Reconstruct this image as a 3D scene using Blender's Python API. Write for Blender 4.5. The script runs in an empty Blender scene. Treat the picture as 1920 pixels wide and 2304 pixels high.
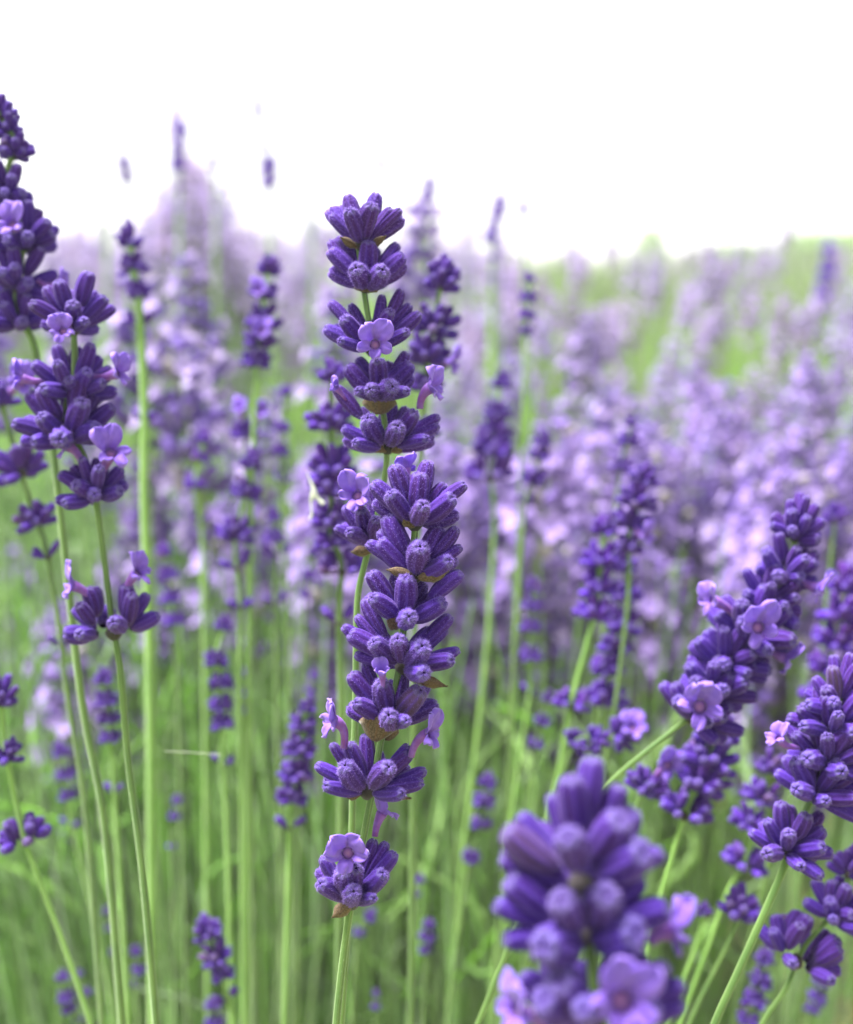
import bpy, math, random
import numpy as np
from mathutils import Vector, Matrix

rng = np.random.default_rng(11)
random.seed(5)
SC = bpy.context.scene
COL = SC.collection
R = math.radians

# ------------------------------------------------------------------ camera
FPX = 2781.0                      # focal length in photograph pixels (1920 x 2304)
PITCH = math.atan2(1152 - 600, FPX)
H = 0.55
CAM = Vector((0, 0, H))
RIGHT = Vector((1, 0, 0))
FWD = Vector((0, math.cos(PITCH), -math.sin(PITCH)))
UP = Vector((0, math.sin(PITCH), math.cos(PITCH)))
cam_d = bpy.data.cameras.new('camera')
cam = bpy.data.objects.new('camera', cam_d)
COL.objects.link(cam)
cam.location = CAM
cam.rotation_euler = (math.pi / 2 - PITCH, 0, 0)
cam_d.sensor_fit = 'VERTICAL'
cam_d.sensor_height = 24
cam_d.lens = 24 * FPX / 2304
cam_d.clip_start = 0.005
cam_d.clip_end = 3000
cam_d.dof.use_dof = True
cam_d.dof.focus_distance = 0.174
cam_d.dof.aperture_fstop = 10.0
SC.camera = cam

# ------------------------------------------------------------------ sky, sun, exposure
SUN_EL = R(70)
world = bpy.data.worlds.new('World')
SC.world = world
world.use_nodes = True
wn = world.node_tree
wn.nodes.clear()
sky = wn.nodes.new('ShaderNodeTexSky')
sky.sky_type = 'NISHITA'
sky.sun_disc = False
sky.sun_elevation = SUN_EL
sky.sun_rotation = R(-75)
sky.air_density = 1.0
sky.dust_density = 1.5
hs = wn.nodes.new('ShaderNodeHueSaturation')
hs.inputs['Saturation'].default_value = 0.08      # white overcast
bg = wn.nodes.new('ShaderNodeBackground')
bg.inputs['Strength'].default_value = 0.08
wo = wn.nodes.new('ShaderNodeOutputWorld')
wn.links.new(sky.outputs[0], hs.inputs['Color'])
wn.links.new(hs.outputs[0], bg.inputs['Color'])
wn.links.new(bg.outputs[0], wo.inputs['Surface'])
sd = bpy.data.lights.new('sun', 'SUN')
sd.energy = 4.6
sd.angle = R(22)
sd.color = (1.0, 0.97, 0.92)
so = bpy.data.objects.new('sun', sd)
COL.objects.link(so)
az = R(-75)                       # high on the left, through thin cloud
to_sun = Vector((math.sin(az) * math.cos(SUN_EL), math.cos(az) * math.cos(SUN_EL), math.sin(SUN_EL)))
so.rotation_euler = to_sun.to_track_quat('Z', 'Y').to_euler()
so.location = (0, 0, 5)
vs = SC.view_settings
vs.view_transform = 'Standard'
vs.look = 'None'
vs.gamma = 1
vs.use_curve_mapping = False
vs.exposure = 2.22
SC.render.engine = 'CYCLES'
SC.cycles.max_bounces = 10
SC.cycles.diffuse_bounces = 6
SC.cycles.use_denoising = True

# ------------------------------------------------------------------ helpers
def unproj(px, py, d):
    return CAM + d * (FWD + (px - 960) / FPX * RIGHT - (py - 1152) / FPX * UP)

def tag(o, label=None, cat=None, group=None, kind=None):
    if label: o['label'] = label
    if cat: o['category'] = cat
    if group: o['group'] = group
    if kind: o['kind'] = kind
    return o

def link(name, data, parent=None, loc=None, mat4=None):
    o = bpy.data.objects.new(name, data)
    COL.objects.link(o)
    if parent is not None: o.parent = parent
    if mat4 is not None: o.matrix_basis = mat4
    elif loc is not None: o.location = loc
    return o

def mesh_np(name, V, F, mats, attrs=None, matidx=None, smooth=True):
    """V (n,3); F (m,3) or (m,4) or a list of such arrays; attrs {name: (type, array)}"""
    me = bpy.data.meshes.new(name)
    Fs = F if isinstance(F, list) else [F]
    V = np.asarray(V, np.float32)
    me.vertices.add(len(V))
    me.vertices.foreach_set('co', V.ravel())
    loops = np.concatenate([np.asarray(f, np.int32).ravel() for f in Fs])
    tot = np.concatenate([np.full(len(f), np.asarray(f).shape[1], np.int32) for f in Fs])
    start = np.concatenate([[0], np.cumsum(tot)[:-1]]).astype(np.int32)
    me.loops.add(len(loops))
    me.loops.foreach_set('vertex_index', loops)
    me.polygons.add(len(tot))
    me.polygons.foreach_set('loop_start', start)
    me.polygons.foreach_set('loop_total', tot)
    me.polygons.foreach_set('use_smooth', np.full(len(tot), smooth, bool))
    for m in (mats if isinstance(mats, (list, tuple)) else [mats]):
        me.materials.append(m)
    if matidx is not None:
        me.polygons.foreach_set('material_index', np.asarray(matidx, np.int32))
    for k, (ty, a) in (attrs or {}).items():
        at = me.attributes.new(k, ty, 'POINT')
        a = np.asarray(a, np.float32)
        at.data.foreach_set('color' if ty == 'FLOAT_COLOR' else 'value', a.ravel())
    me.update()
    me.validate()
    return me

def catmull(P, n):
    P = [np.asarray(p, float) for p in P]
    P = [2 * P[0] - P[1]] + P + [2 * P[-1] - P[-2]]
    out = []
    for i in range(1, len(P) - 2):
        for k in range(n):
            t = k / n
            a, b, c, d = P[i - 1], P[i], P[i + 1], P[i + 2]
            out.append(0.5 * (2 * b + (c - a) * t + (2 * a - 5 * b + 4 * c - d) * t * t + (3 * b - a - 3 * c + d) * t ** 3))
    out.append(P[-2])
    return np.array(out)

def sweep(P, rad, ns=12, square=0.12):
    """tube with a softly square section (mint family stems); returns V, F(quads), edge attr"""
    P = np.asarray(P)
    n = len(P)
    T = np.gradient(P, axis=0)
    T /= np.linalg.norm(T, axis=1)[:, None] + 1e-12
    ref = np.array([0.31, -0.95, 0.05])
    X = np.cross(T, ref); X /= np.linalg.norm(X, axis=1)[:, None]
    Y = np.cross(T, X)
    rad = np.broadcast_to(np.asarray(rad, float), (n,))
    th = np.arange(ns) * 2 * np.pi / ns
    rr = 1 + square * np.cos(4 * th)
    V = P[:, None, :] + rad[:, None, None] * rr[None, :, None] * (np.cos(th)[None, :, None] * X[:, None, :] + np.sin(th)[None, :, None] * Y[:, None, :])
    i = np.arange(n - 1)[:, None]; j = np.arange(ns)[None, :]
    F = np.stack([i * ns + j, i * ns + (j + 1) % ns, (i + 1) * ns + (j + 1) % ns, (i + 1) * ns + j], -1).reshape(-1, 4)
    edge = np.tile(0.5 + 0.5 * np.cos(4 * th), n)
    return V.reshape(-1, 3), F, edge

# ------------------------------------------------------------------ materials
def new_mat(name):
    m = bpy.data.materials.new(name)
    m.use_nodes = True
    nt = m.node_tree
    nt.nodes.clear()
    return m, nt

def N(nt, ty, **kw):
    n = nt.nodes.new(ty)
    for k, v in kw.items():
        if hasattr(n, k): setattr(n, k, v)
        else: n.inputs[k].default_value = v
    return n

def mixc(nt, fac, a, b, blend='MIX'):
    n = nt.nodes.new('ShaderNodeMix')
    n.data_type = 'RGBA'
    n.blend_type = blend
    for s, v in ((0, fac), (6, a), (7, b)):
        if hasattr(v, 'is_output') or hasattr(v, 'links') and not isinstance(v, (tuple, float, int)):
            nt.links.new(v, n.inputs[s])
        else:
            n.inputs[s].default_value = v if s == 0 else (*v, 1)
    return n.outputs[2]

def ramp(nt, src, stops):
    n = nt.nodes.new('ShaderNodeValToRGB')
    e = n.color_ramp.elements
    while len(e) > 1: e.remove(e[-1])
    for i, (p, c) in enumerate(stops):
        x = e[0] if i == 0 else e.new(p)
        x.position = p
        x.color = (*c, 1) if len(c) == 3 else c
    nt.links.new(src, n.inputs[0])
    return n.outputs[0]

def attr(nt, name, out='Fac'):
    n = nt.nodes.new('ShaderNodeAttribute')
    n.attribute_name = name
    return n.outputs[out]

def noise(nt, scale, detail=3, coords='Object'):
    tc = nt.nodes.new('ShaderNodeTexCoord')
    n = nt.nodes.new('ShaderNodeTexNoise')
    n.inputs['Scale'].default_value = scale
    n.inputs['Detail'].default_value = detail
    nt.links.new(tc.outputs[coords], n.inputs['Vector'])
    return n.outputs['Fac']

def finish(nt, shader):
    o = nt.nodes.new('ShaderNodeOutputMaterial')
    nt.links.new(shader, o.inputs['Surface'])

def principled(nt, color, rough=0.7, sheen=0.0, sheen_tint=(1, 1, 1), spec=0.3, bump=None, bump_d=0.0001):
    p = nt.nodes.new('ShaderNodeBsdfPrincipled')
    if isinstance(color, tuple): p.inputs['Base Color'].default_value = (*color, 1)
    else: nt.links.new(color, p.inputs['Base Color'])
    p.inputs['Roughness'].default_value = rough
    p.inputs['Specular IOR Level'].default_value = spec
    p.inputs['Sheen Weight'].default_value = sheen
    p.inputs['Sheen Roughness'].default_value = 0.45
    p.inputs['Sheen Tint'].default_value = (*sheen_tint, 1)
    if bump is not None:
        b = nt.nodes.new('ShaderNodeBump')
        b.inputs['Strength'].default_value = 0.6
        b.inputs['Distance'].default_value = bump_d
        nt.links.new(bump, b.inputs['Height'])
        nt.links.new(b.outputs[0], p.inputs['Normal'])
    return p.outputs[0]

def translucent_mix(nt, shader, color, fac):
    t = nt.nodes.new('ShaderNodeBsdfTranslucent')
    if isinstance(color, tuple): t.inputs['Color'].default_value = (*color, 1)
    else: nt.links.new(color, t.inputs['Color'])
    m = nt.nodes.new('ShaderNodeMixShader')
    m.inputs[0].default_value = fac
    nt.links.new(shader, m.inputs[1])
    nt.links.new(t.outputs[0], m.inputs[2])
    return m.outputs[0]

def bud_material(name, from_object):
    m, nt = new_mat(name)
    if from_object:
        oi = nt.nodes.new('ShaderNodeObjectInfo')
        base = oi.outputs['Color']
    else:
        base = attr(nt, 'Col', 'Color')
    al = attr(nt, 'along')
    felt = noise(nt, 14 if from_object else 2500, 4)
    c = mixc(nt, ramp(nt, felt, [(0.35, (0, 0, 0)), (0.7, (1, 1, 1))]), mixc(nt, 0.25, base, (0.012, 0.0, 0.03)), mixc(nt, 0.32, base, (0.10, 0.055, 0.36)))
    # a paler foot, and the grey felted mouth of the calyx
    c = mixc(nt, ramp(nt, al, [(0.0, (.5, .5, .5)), (0.2, (0, 0, 0))]), c, (0.08, 0.05, 0.16))
    rib = attr(nt, 'rib')
    c = mixc(nt, ramp(nt, rib, [(0.45, (0, 0, 0)), (1.0, (.42, .42, .42))]), c, (0.085, 0.04, 0.33))
    c = mixc(nt, ramp(nt, al, [(0.91, (0, 0, 0)), (0.97, (.55, .55, .55)), (0.995, (.25, .25, .25))]), c, (0.11, 0.095, 0.21))
    finish(nt, principled(nt, c, 0.75, 0.14, (0.60, 0.45, 1.0), 0.12, felt, 0.00008))
    return m

M_BUD = bud_material('calyx_felt', True)
M_BUDC = bud_material('calyx_felt_far', False)

m, nt = new_mat('felt_hair')
finish(nt, translucent_mix(nt, principled(nt, (0.27, 0.17, 0.60), 0.6, 0, spec=0.3), (0.30, 0.18, 0.66), 0.5))
M_HAIR = m
m, nt = new_mat('stem_hair')
finish(nt, translucent_mix(nt, principled(nt, (0.5, 0.55, 0.42), 0.6, 0), (0.5, 0.55, 0.42), 0.4))
M_SHAIR = m

m, nt = new_mat('corolla')
al = attr(nt, 'along')
c = ramp(nt, al, [(0.0, (0.22, 0.05, 0.28)), (0.3, (0.28, 0.09, 0.46)), (0.42, (0.195, 0.080, 0.52)), (0.7, (0.215, 0.105, 0.60)), (0.93, (0.245, 0.13, 0.64)), (1.0, (0.33, 0.21, 0.72))])
vein = ramp(nt, attr(nt, 'vein'), [(0.4, (0, 0, 0)), (1.0, (.75, .75, .75))])
c = mixc(nt, vein, c, (0.20, 0.075, 0.48))
c = mixc(nt, ramp(nt, noise(nt, 900, 3), [(0.4, (0, 0, 0)), (0.7, (.5, .5, .5))]), c, (0.34, 0.19, 0.74))
c = mixc(nt, attr(nt, 'throat'), c, (0.44, 0.19, 0.42))
finish(nt, translucent_mix(nt, principled(nt, c, 0.55, 0.3, (0.9, 0.8, 1), 0.3), c, 0.42))
M_COR = m

def stem_material(name, a, b, edge):
    m, nt = new_mat(name)
    c = mixc(nt, ramp(nt, noise(nt, 120, 3), [(0.35, (0, 0, 0)), (0.65, (1, 1, 1))]), a, b)
    c = mixc(nt, ramp(nt, attr(nt, 'edge'), [(0.6, (0, 0, 0)), (1, (.45, .45, .45))]), c, edge)
    finish(nt, translucent_mix(nt, principled(nt, c, 0.6, 0.35, (0.9, 1, 0.8), 0.3, noise(nt, 3000, 2), 0.00006), c, 0.12))
    return m
M_STEM = stem_material('stem_skin', (0.045, 0.10, 0.020), (0.085, 0.155, 0.033), (0.22, 0.31, 0.12))
M_STEML = stem_material('pale_stem_skin', (0.11, 0.225, 0.04), (0.16, 0.29, 0.065), (0.22, 0.35, 0.11))

m, nt = new_mat('dry_bract')
w = nt.nodes.new('ShaderNodeTexVoronoi')
w.feature = 'DISTANCE_TO_EDGE'
w.inputs['Scale'].default_value = 2200
tc = nt.nodes.new('ShaderNodeTexCoord')
nt.links.new(tc.outputs['Object'], w.inputs['Vector'])
c = mixc(nt, ramp(nt, w.outputs['Distance'], [(0.02, (1, 1, 1)), (0.12, (0, 0, 0))]), (0.14, 0.095, 0.06), (0.06, 0.035, 0.022))
c = mixc(nt, ramp(nt, attr(nt, 'vein'), [(0.6, (0, 0, 0)), (1, (.8, .8, .8))]), c, (0.15, 0.08, 0.04))
finish(nt, translucent_mix(nt, principled(nt, c, 0.7, 0.2), c, 0.3))
M_BRACT = m

m, nt = new_mat('receptacle')
finish(nt, principled(nt, mixc(nt, noise(nt, 800), (0.018, 0.010, 0.022), (0.028, 0.026, 0.016)), 0.8, 0.2))
M_REC = m

def col_material(name, trans=0.25, rough=0.7, sheen=0.3):
    m, nt = new_mat(name)
    c = attr(nt, 'Col', 'Color')
    finish(nt, translucent_mix(nt, principled(nt, c, rough, sheen, (0.9, 0.88, 1), 0.2), c, trans))
    return m
M_FIELD = col_material('field_bloom', 0.3)
M_LEAF = col_material('leaf_green', 0.42, 0.55, 0.15)

# ------------------------------------------------------------------ bud meshes
def bud_arrays(nth=20, nz=11, ribs=8, amp=0.06, seed=0, bend=0.06, lobes=0.022):
    r = np.random.default_rng(seed)
    zs = np.array([0, .05, .14, .28, .44, .60, .74, .85, .93, .975, 1.0]) if nz == 11 else np.array([0, .12, .35, .65, .88, 1.0])
    pr = np.interp(zs, [0, .05, .14, .28, .44, .6, .74, .85, .93, .975, 1.0], [.34, .48, .70, .88, .98, 1.0, .97, .91, .79, .60, .30])
    th = np.arange(nth) * 2 * np.pi / nth
    ph = r.uniform(0, 6.28)
    V, al, rb = [], [], []
    bd = r.uniform(-1, 1, 2) * bend
    for z, p in zip(zs, pr):
        w = np.sin(np.pi * min(1, z * 1.02)) ** 0.5 if 0 < z < 1 else 0
        rad = p * (1 + amp * w * np.cos(ribs * th + ph) + 0.03 * np.sin(2 * th + 3 * z))
        zz = z + (lobes * np.cos(5 * th + ph) * (z > .92))
        x = rad * np.cos(th) + bd[0] * 4 * z * (1 - z) * 3
        y = rad * np.sin(th) + bd[1] * 4 * z * (1 - z) * 3
        V.append(np.stack([x, y, zz * np.ones(nth)], 1))
        al.append(np.full(nth, z))
        rb.append(0.5 + 0.5 * np.cos(ribs * th + ph))
    # a shallow closed mouth
    V.append(np.stack([0.12 * np.cos(th), 0.12 * np.sin(th), np.full(nth, .978)], 1)); al.append(np.full(nth, 1.0)); rb.append(np.zeros(nth))
    n = len(V)
    V = np.concatenate(V); al = np.concatenate(al); rb = np.concatenate(rb)
    i = np.arange(n - 1)[:, None]; j = np.arange(nth)[None]
    F = np.stack([i * nth + j, i * nth + (j + 1) % nth, (i + 1) * nth + (j + 1) % nth, (i + 1) * nth + j], -1).reshape(-1, 4)
    return V, F, al, rb

def bud_mesh(seed, hairs):
    V, F, al, rb = bud_arrays(32 if hairs else 24, 11, 8, 0.085, seed)
    if not hairs:
        return mesh_np('bud', V, F, [M_BUD], {'along': ('FLOAT', al), 'rib': ('FLOAT', rb)})
    r = np.random.default_rng(seed + 50)
    n = hairs
    k = r.integers(0, len(F), n)
    w = r.dirichlet(np.ones(4), n)
    P = (V[F[k]] * w[:, :, None]).sum(1)
    # object space is scaled (r, r, L): hairs are laid out in those units (1 = 1.3 mm across, 6 mm along)
    out = P * [1, 1, 0]; out /= np.linalg.norm(out, axis=1)[:, None] + 1e-9
    tang = np.stack([-out[:, 1], out[:, 0], np.zeros(n)], 1)
    ln = r.uniform(.12, .32, n)[:, None]
    tip = P + out * ln * 0.85 + tang * r.uniform(-.10, .10, n)[:, None] + np.stack([np.zeros(n), np.zeros(n), r.uniform(.0, .05, n)], 1)
    wd = r.uniform(.011, .020, n)[:, None]
    HV = np.stack([P - out * .02 - tang * wd, P - out * .02 + tang * wd, tip], 1).reshape(-1, 3)
    HF = (np.arange(n)[:, None] * 3 + np.arange(3)[None]) + len(V)
    VV = np.concatenate([V, HV])
    z = np.zeros(len(HV))
    return mesh_np('bud', VV, [F, HF], [M_BUD, M_HAIR], {'along': ('FLOAT', np.concatenate([al, z + .5])), 'rib': ('FLOAT', np.concatenate([rb, z]))},
                   np.concatenate([np.zeros(len(F)), np.ones(n)]))

BUD_HERO = [bud_mesh(s, 800) for s in range(6)]
BUD_MID = [bud_mesh(s + 10, 240) for s in range(4)]
BUD_LOW = [bud_arrays(8, 6, 8, 0.0, s + 20) for s in range(3)]

def align(dirv, roll, sx, sy, sz, loc):
    d = Vector(dirv).normalized()
    q = d.to_track_quat('Z', 'Y')
    return Matrix.Translation(loc) @ (q.to_matrix() @ Matrix.Rotation(roll, 3, 'Z')).to_4x4() @ Matrix.Diagonal((sx, sy, sz, 1))

def bud_colour(low):
    """low 0..1: the outermost, lowest calyces are bluer, the inner upright ones a red-tinged purple"""
    a = np.array([0.027, 0.0014, 0.066]); b = np.array([0.033, 0.0062, 0.168])
    t = np.clip(low + rng.normal(0, .22), 0, 1)
    c = (a * (1 - t) + b * t) * rng.uniform(.85, 1.2)
    if rng.random() < .015: c = np.array([.06, .03, .045])          # a withered one
    return (*c, 1)

# receptacle
th = np.arange(10) * .2 * np.pi
_V = np.concatenate([np.stack([r_ * np.cos(th), r_ * np.sin(th), np.full(10, z_)], 1) for r_, z_ in ((.45, -.6), (.8, -.2), (1, .3), (.7, .8), (.4, 1.2))])
_i = np.arange(4)[:, None]; _j = np.arange(10)[None]
_F = np.stack([_i * 10 + _j, _i * 10 + (_j + 1) % 10, (_i + 1) * 10 + (_j + 1) % 10, (_i + 1) * 10 + _j], -1).reshape(-1, 4)
RECEPT = mesh_np('whorl', _V, _F, M_REC)

# ------------------------------------------------------------------ corolla
def corolla_arrays(base, mouth, face, upv, size, seed=0, openness=1.0, nu=11, nv=9):
    """two-lipped corolla: curved tube from base to mouth, two large upper lobes, three smaller lower lobes"""
    r = np.random.default_rng(seed)
    base = np.array(base); mouth = np.array(mouth)
    face = np.array(face, float); face /= np.linalg.norm(face)
    upv = np.array(upv, float); upv -= face * upv.dot(face); upv /= np.linalg.norm(upv)
    side = np.cross(upv, face)
    size = size * .84
    L = np.linalg.norm(mouth - base)
    V, F, al, vn, tr = [], [], [], [], []
    nb = 0
    # tube
    nt_, ns = 7, 14
    ctrl = mouth - face * L * 0.5
    th = np.arange(ns) * 2 * np.pi / ns
    for i in range(nt_):
        t = i / (nt_ - 1)
        p = base * (1 - t) ** 2 + 2 * ctrl * t * (1 - t) + mouth * t * t
        tg = 2 * (ctrl - base) * (1 - t) + 2 * (mouth - ctrl) * t
        tg /= np.linalg.norm(tg) + 1e-12
        x = side - tg * side.dot(tg); x /= np.linalg.norm(x)
        y = np.cross(tg, x)
        rad = size * (0.10 + 0.085 * t ** 2)
        V.append(p + rad * (np.cos(th)[:, None] * x + np.sin(th)[:, None] * y))
        al.append(np.full(ns, 0.32 * t)); vn.append(0.5 + .5 * np.cos(5 * th)); tr.append(np.full(ns, 0.0))
    i = np.arange(nt_ - 1)[:, None]; j = np.arange(ns)[None]
    F.append(np.stack([i * ns + j, i * ns + (j + 1) % ns, (i + 1) * ns + (j + 1) % ns, (i + 1) * ns + j], -1).reshape(-1, 4))
    nb = nt_ * ns
    # dark-orange throat disc set back in the mouth
    pt = mouth - face * size * .045
    V.append(pt + size * .155 * (np.cos(th)[:, None] * side + np.sin(th)[:, None] * upv)); V.append(pt[None])
    al.append(np.full(ns + 1, .35)); vn.append(np.zeros(ns + 1)); tr.append(np.concatenate([np.full(ns, .0), [1.0]]))
    jj = np.arange(ns)
    F3 = np.stack([nb + jj, nb + (jj + 1) % ns, np.full(ns, nb + ns)], 1)
    nb += ns + 1
    # lobes: (angle from up, length, half width, flare)
    lobes = [(31, .66, .30, 62), (-31, .66, .30, 62), (106, .40, .165, 80), (-106, .40, .165, 80), (180, .40, .175, 86)]
    for (ang, ln, hw, fl) in lobes:
        a = R(ang + r.uniform(-15, 15))
        ln *= size * r.uniform(.82, 1.12); hw *= size * r.uniform(.85, 1.1); tw = r.uniform(-.5, .5)
        fl = R((fl + r.uniform(-16, 10)) * openness)
        rad_dir = np.cos(a) * upv + np.sin(a) * side
        tan_dir = np.cross(face, rad_dir)
        s = np.linspace(0, 1, nv)
        beta = R(12) + (fl - R(12)) * np.minimum(1, s / .45) + R(14) * np.maximum(0, s - .6) * 2
        ds = ln / (nv - 1)
        cr = size * .165 + np.concatenate([[0], np.cumsum(np.sin(beta[:-1]) * ds)])
        cz = -size * .02 + np.concatenate([[0], np.cumsum(np.cos(beta[:-1]) * ds)])
        w = (size * .09 + (hw - size * .09) * np.sin(np.minimum(1, s / .55) * np.pi / 2)) * np.sqrt(np.clip(1 - (np.maximum(0, s - .5) / .5) ** 2.4, 0.02, 1))
        u = np.linspace(-1, 1, nu)
        cup = size * r.uniform(.02, .06)
        ph = r.uniform(0, 6)
        P = np.zeros((nv, nu, 3))
        for q in range(nv):
            nrm = -np.sin(beta[q]) * face + np.cos(beta[q]) * rad_dir
            lift = cup * u ** 2 * (1 - 1.6 * s[q]) + size * (.05 * np.sin(3.6 * u + ph + 3 * s[q]) + .024 * np.sin(8 * u - 2 * ph + 5 * s[q])) * s[q] + size * .16 * tw * u * s[q]
            # lower curve of the lobe wraps round the mouth at its foot
            wrap = (1 - s[q]) * (1 - np.cos(u * .55)) * size * .12
            P[q] = mouth + (cr[q] - wrap)[:, None] * rad_dir + cz[q] * face + (w[q] * u)[:, None] * tan_dir - lift[:, None] * nrm
        V.append(P.reshape(-1, 3))
        al.append(np.repeat(.36 + .64 * s, nu)); tr.append(np.repeat(np.clip(.30 - 2.4 * s, 0, 1), nu) * (1 if abs(ang) > 90 else .3))
        vn.append(np.tile(.5 + .5 * np.cos(u * 9), nv) * np.repeat(np.clip(1.2 - 1.1 * s, 0, 1), nu))
        i = np.arange(nv - 1)[:, None]; j = np.arange(nu - 1)[None]
        F.append((nb + np.stack([i * nu + j, i * nu + j + 1, (i + 1) * nu + j + 1, (i + 1) * nu + j], -1)).reshape(-1, 4))
        nb += nv * nu
    return np.concatenate(V), np.concatenate(F), F3, np.concatenate(al), np.concatenate(vn), np.concatenate(tr)

def add_corolla(parent, origin, base, mouth, face, upv, size, seed, openness=1.0):
    V, F, F3, al, vn, tr = corolla_arrays(base, mouth, face, upv, size, seed, openness)
    me = mesh_np('corolla', V - np.array(origin), [F, F3], M_COR, {'along': ('FLOAT', al), 'vein': ('FLOAT', vn), 'throat': ('FLOAT', tr)})
    o = link('corolla', me, parent)
    md = o.modifiers.new('thickness', 'SOLIDIFY')
    md.thickness = 0.00012
    return o

def add_bract(parent, origin, base, tip, width, normal, curl=0.15, seed=0):
    r = np.random.default_rng(seed)
    base = np.array(base); tip = np.array(tip); n = np.array(normal, float)
    ax = tip - base; L = np.linalg.norm(ax); ax /= L
    n -= ax * n.dot(ax); n /= np.linalg.norm(n)
    sd_ = np.cross(ax, n)
    nv, nu = 10, 9
    s = np.linspace(0, 1, nv); u = np.linspace(-1, 1, nu)
    w = width / 2 * np.interp(s, [0, .15, .45, .7, .88, 1], [.22, .6, 1, .85, .35, .02])
    P = base + (s * L)[:, None, None] * ax + (w[:, None] * u[None])[:, :, None] * sd_ \
        - (width * .28 * (u ** 2)[None, :, None] * np.sin(np.pi * np.minimum(1, s * .9 + .1))[:, None, None]) * n + (curl * L * s ** 2)[:, None, None] * n
    P = P + r.normal(0, L * .012, P.shape)
    i = np.arange(nv - 1)[:, None]; j = np.arange(nu - 1)[None]
    F = np.stack([i * nu + j, i * nu + j + 1, (i + 1) * nu + j + 1, (i + 1) * nu + j], -1).reshape(-1, 4)
    vein = np.tile(.5 + .5 * np.cos(u * 12), nv)
    me = mesh_np('bract', P.reshape(-1, 3) - np.array(origin), F, M_BRACT, {'vein': ('FLOAT', vein)})
    o = link('bract', me, parent)
    md = o.modifiers.new('thickness', 'SOLIDIFY')
    md.thickness = 0.00012
    return o

# ------------------------------------------------------------------ stalks
BUSH = np.array([0.0, 0.30, 0.0])

def stem_path(pts):
    """pts world, top first; carried on down to the ground below the frame"""
    P = [np.array(p) for p in pts]
    d = P[-1] - P[-2]; d /= np.linalg.norm(d)
    if d[2] > -0.55: d = d + np.array([0, 0, -0.6]); d /= np.linalg.norm(d)
    rest = P[-1][2]
    foot = P[-1] + d * rest / max(.4, -d[2]) * 0.75
    foot[2] = 0
    foot[1] = max(foot[1], .05)
    n = int(min(40, max(5, np.linalg.norm(foot - P[-1]) / np.linalg.norm(P[-1] - P[-2]))))
    last = P[-1].copy()
    for k in range(1, n + 1):
        t = k / n
        P.append(last * (1 - t) + foot * t)
    return P

def make_stalk(label, group=None, name='lavender_stalk'):
    root = bpy.data.objects.new(name, None)
    root.empty_display_size = .01
    COL.objects.link(root)
    tag(root, label, 'lavender', group)
    return root

def add_stem(root, pts, r0, r1, mat, hairs=0, sub=6):
    P = stem_path(pts)
    root.location = Vector(P[-1])
    C = catmull(P, sub)
    rad = np.interp(np.linspace(0, 1, len(C)), [0, .12, .5, 1], [r0, r0 * 1.0, r1, r1 * 1.1])
    V, F, e = sweep(C, rad)
    V = V - np.array(root.location)
    FF, mats, mi = [F], [mat], np.zeros(len(F))
    if hairs:
        r = np.random.default_rng(4)
        vis = np.where(V[F[:, 0]][:, 2] + root.location.z > 0.40)[0]
        k = r.choice(vis, hairs)
        w = r.dirichlet(np.ones(4), hairs)
        Pq = (V[F[k]] * w[:, :, None]).sum(1)
        nrm = np.cross(V[F[k, 1]] - V[F[k, 0]], V[F[k, 3]] - V[F[k, 0]]); nrm /= np.linalg.norm(nrm, axis=1)[:, None] + 1e-12
        cen = V[F[k]].mean(1)
        tg = r.normal(0, 1, (hairs, 3)); tg -= nrm * (tg * nrm).sum(1)[:, None]; tg /= np.linalg.norm(tg, axis=1)[:, None]
        tip = Pq + nrm * r.uniform(.00010, .00024, hairs)[:, None] + tg * .00006
        HV = np.stack([Pq - tg * 1.3e-5, Pq + tg * 1.3e-5, tip], 1).reshape(-1, 3)
        FF.append(np.arange(hairs * 3).reshape(-1, 3) + len(V))
        V = np.concatenate([V, HV]); e = np.concatenate([e, np.ones(len(HV))])
        mats.append(M_SHAIR); mi = np.concatenate([mi, np.ones(hairs)])
    me = mesh_np('stem', V, FF, mats, {'edge': ('FLOAT', e)}, mi)
    return link('stem', me, root)

def whorl_obj(root, node, axis, rscale):
    loc = Vector(node) - root.location
    w = link('whorl', RECEPT, root, loc)
    q = Vector(axis).to_track_quat('Z', 'Y')
    # the receptacle keeps its own rotation off the buds by using unit scale and rotation on the mesh level only
    return w

def place_bud(wh, wnode, base, tip, width, low, meshes):
    base = Vector(base); tip = Vector(tip)
    d = tip - base
    L = d.length
    o = link('bud', meshes[int(rng.integers(len(meshes)))], wh, mat4=wh.matrix_basis_inv @ align(d, rng.uniform(0, 6.28), width / 2, width / 2, L, base - wnode)) if False else \
        link('bud', meshes[int(rng.integers(len(meshes)))], wh, mat4=align(d, rng.uniform(0, 6.28), width / 2, width / 2, L, base - wnode))
    o.color = bud_colour(low)
    return o

def recept_mesh(axis, r):
    q = np.array(Vector(axis).to_track_quat('Z', 'Y').to_matrix())
    V = (np.array(_V) * r) @ q.T
    return mesh_np('whorl', V, _F, M_REC)

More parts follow.
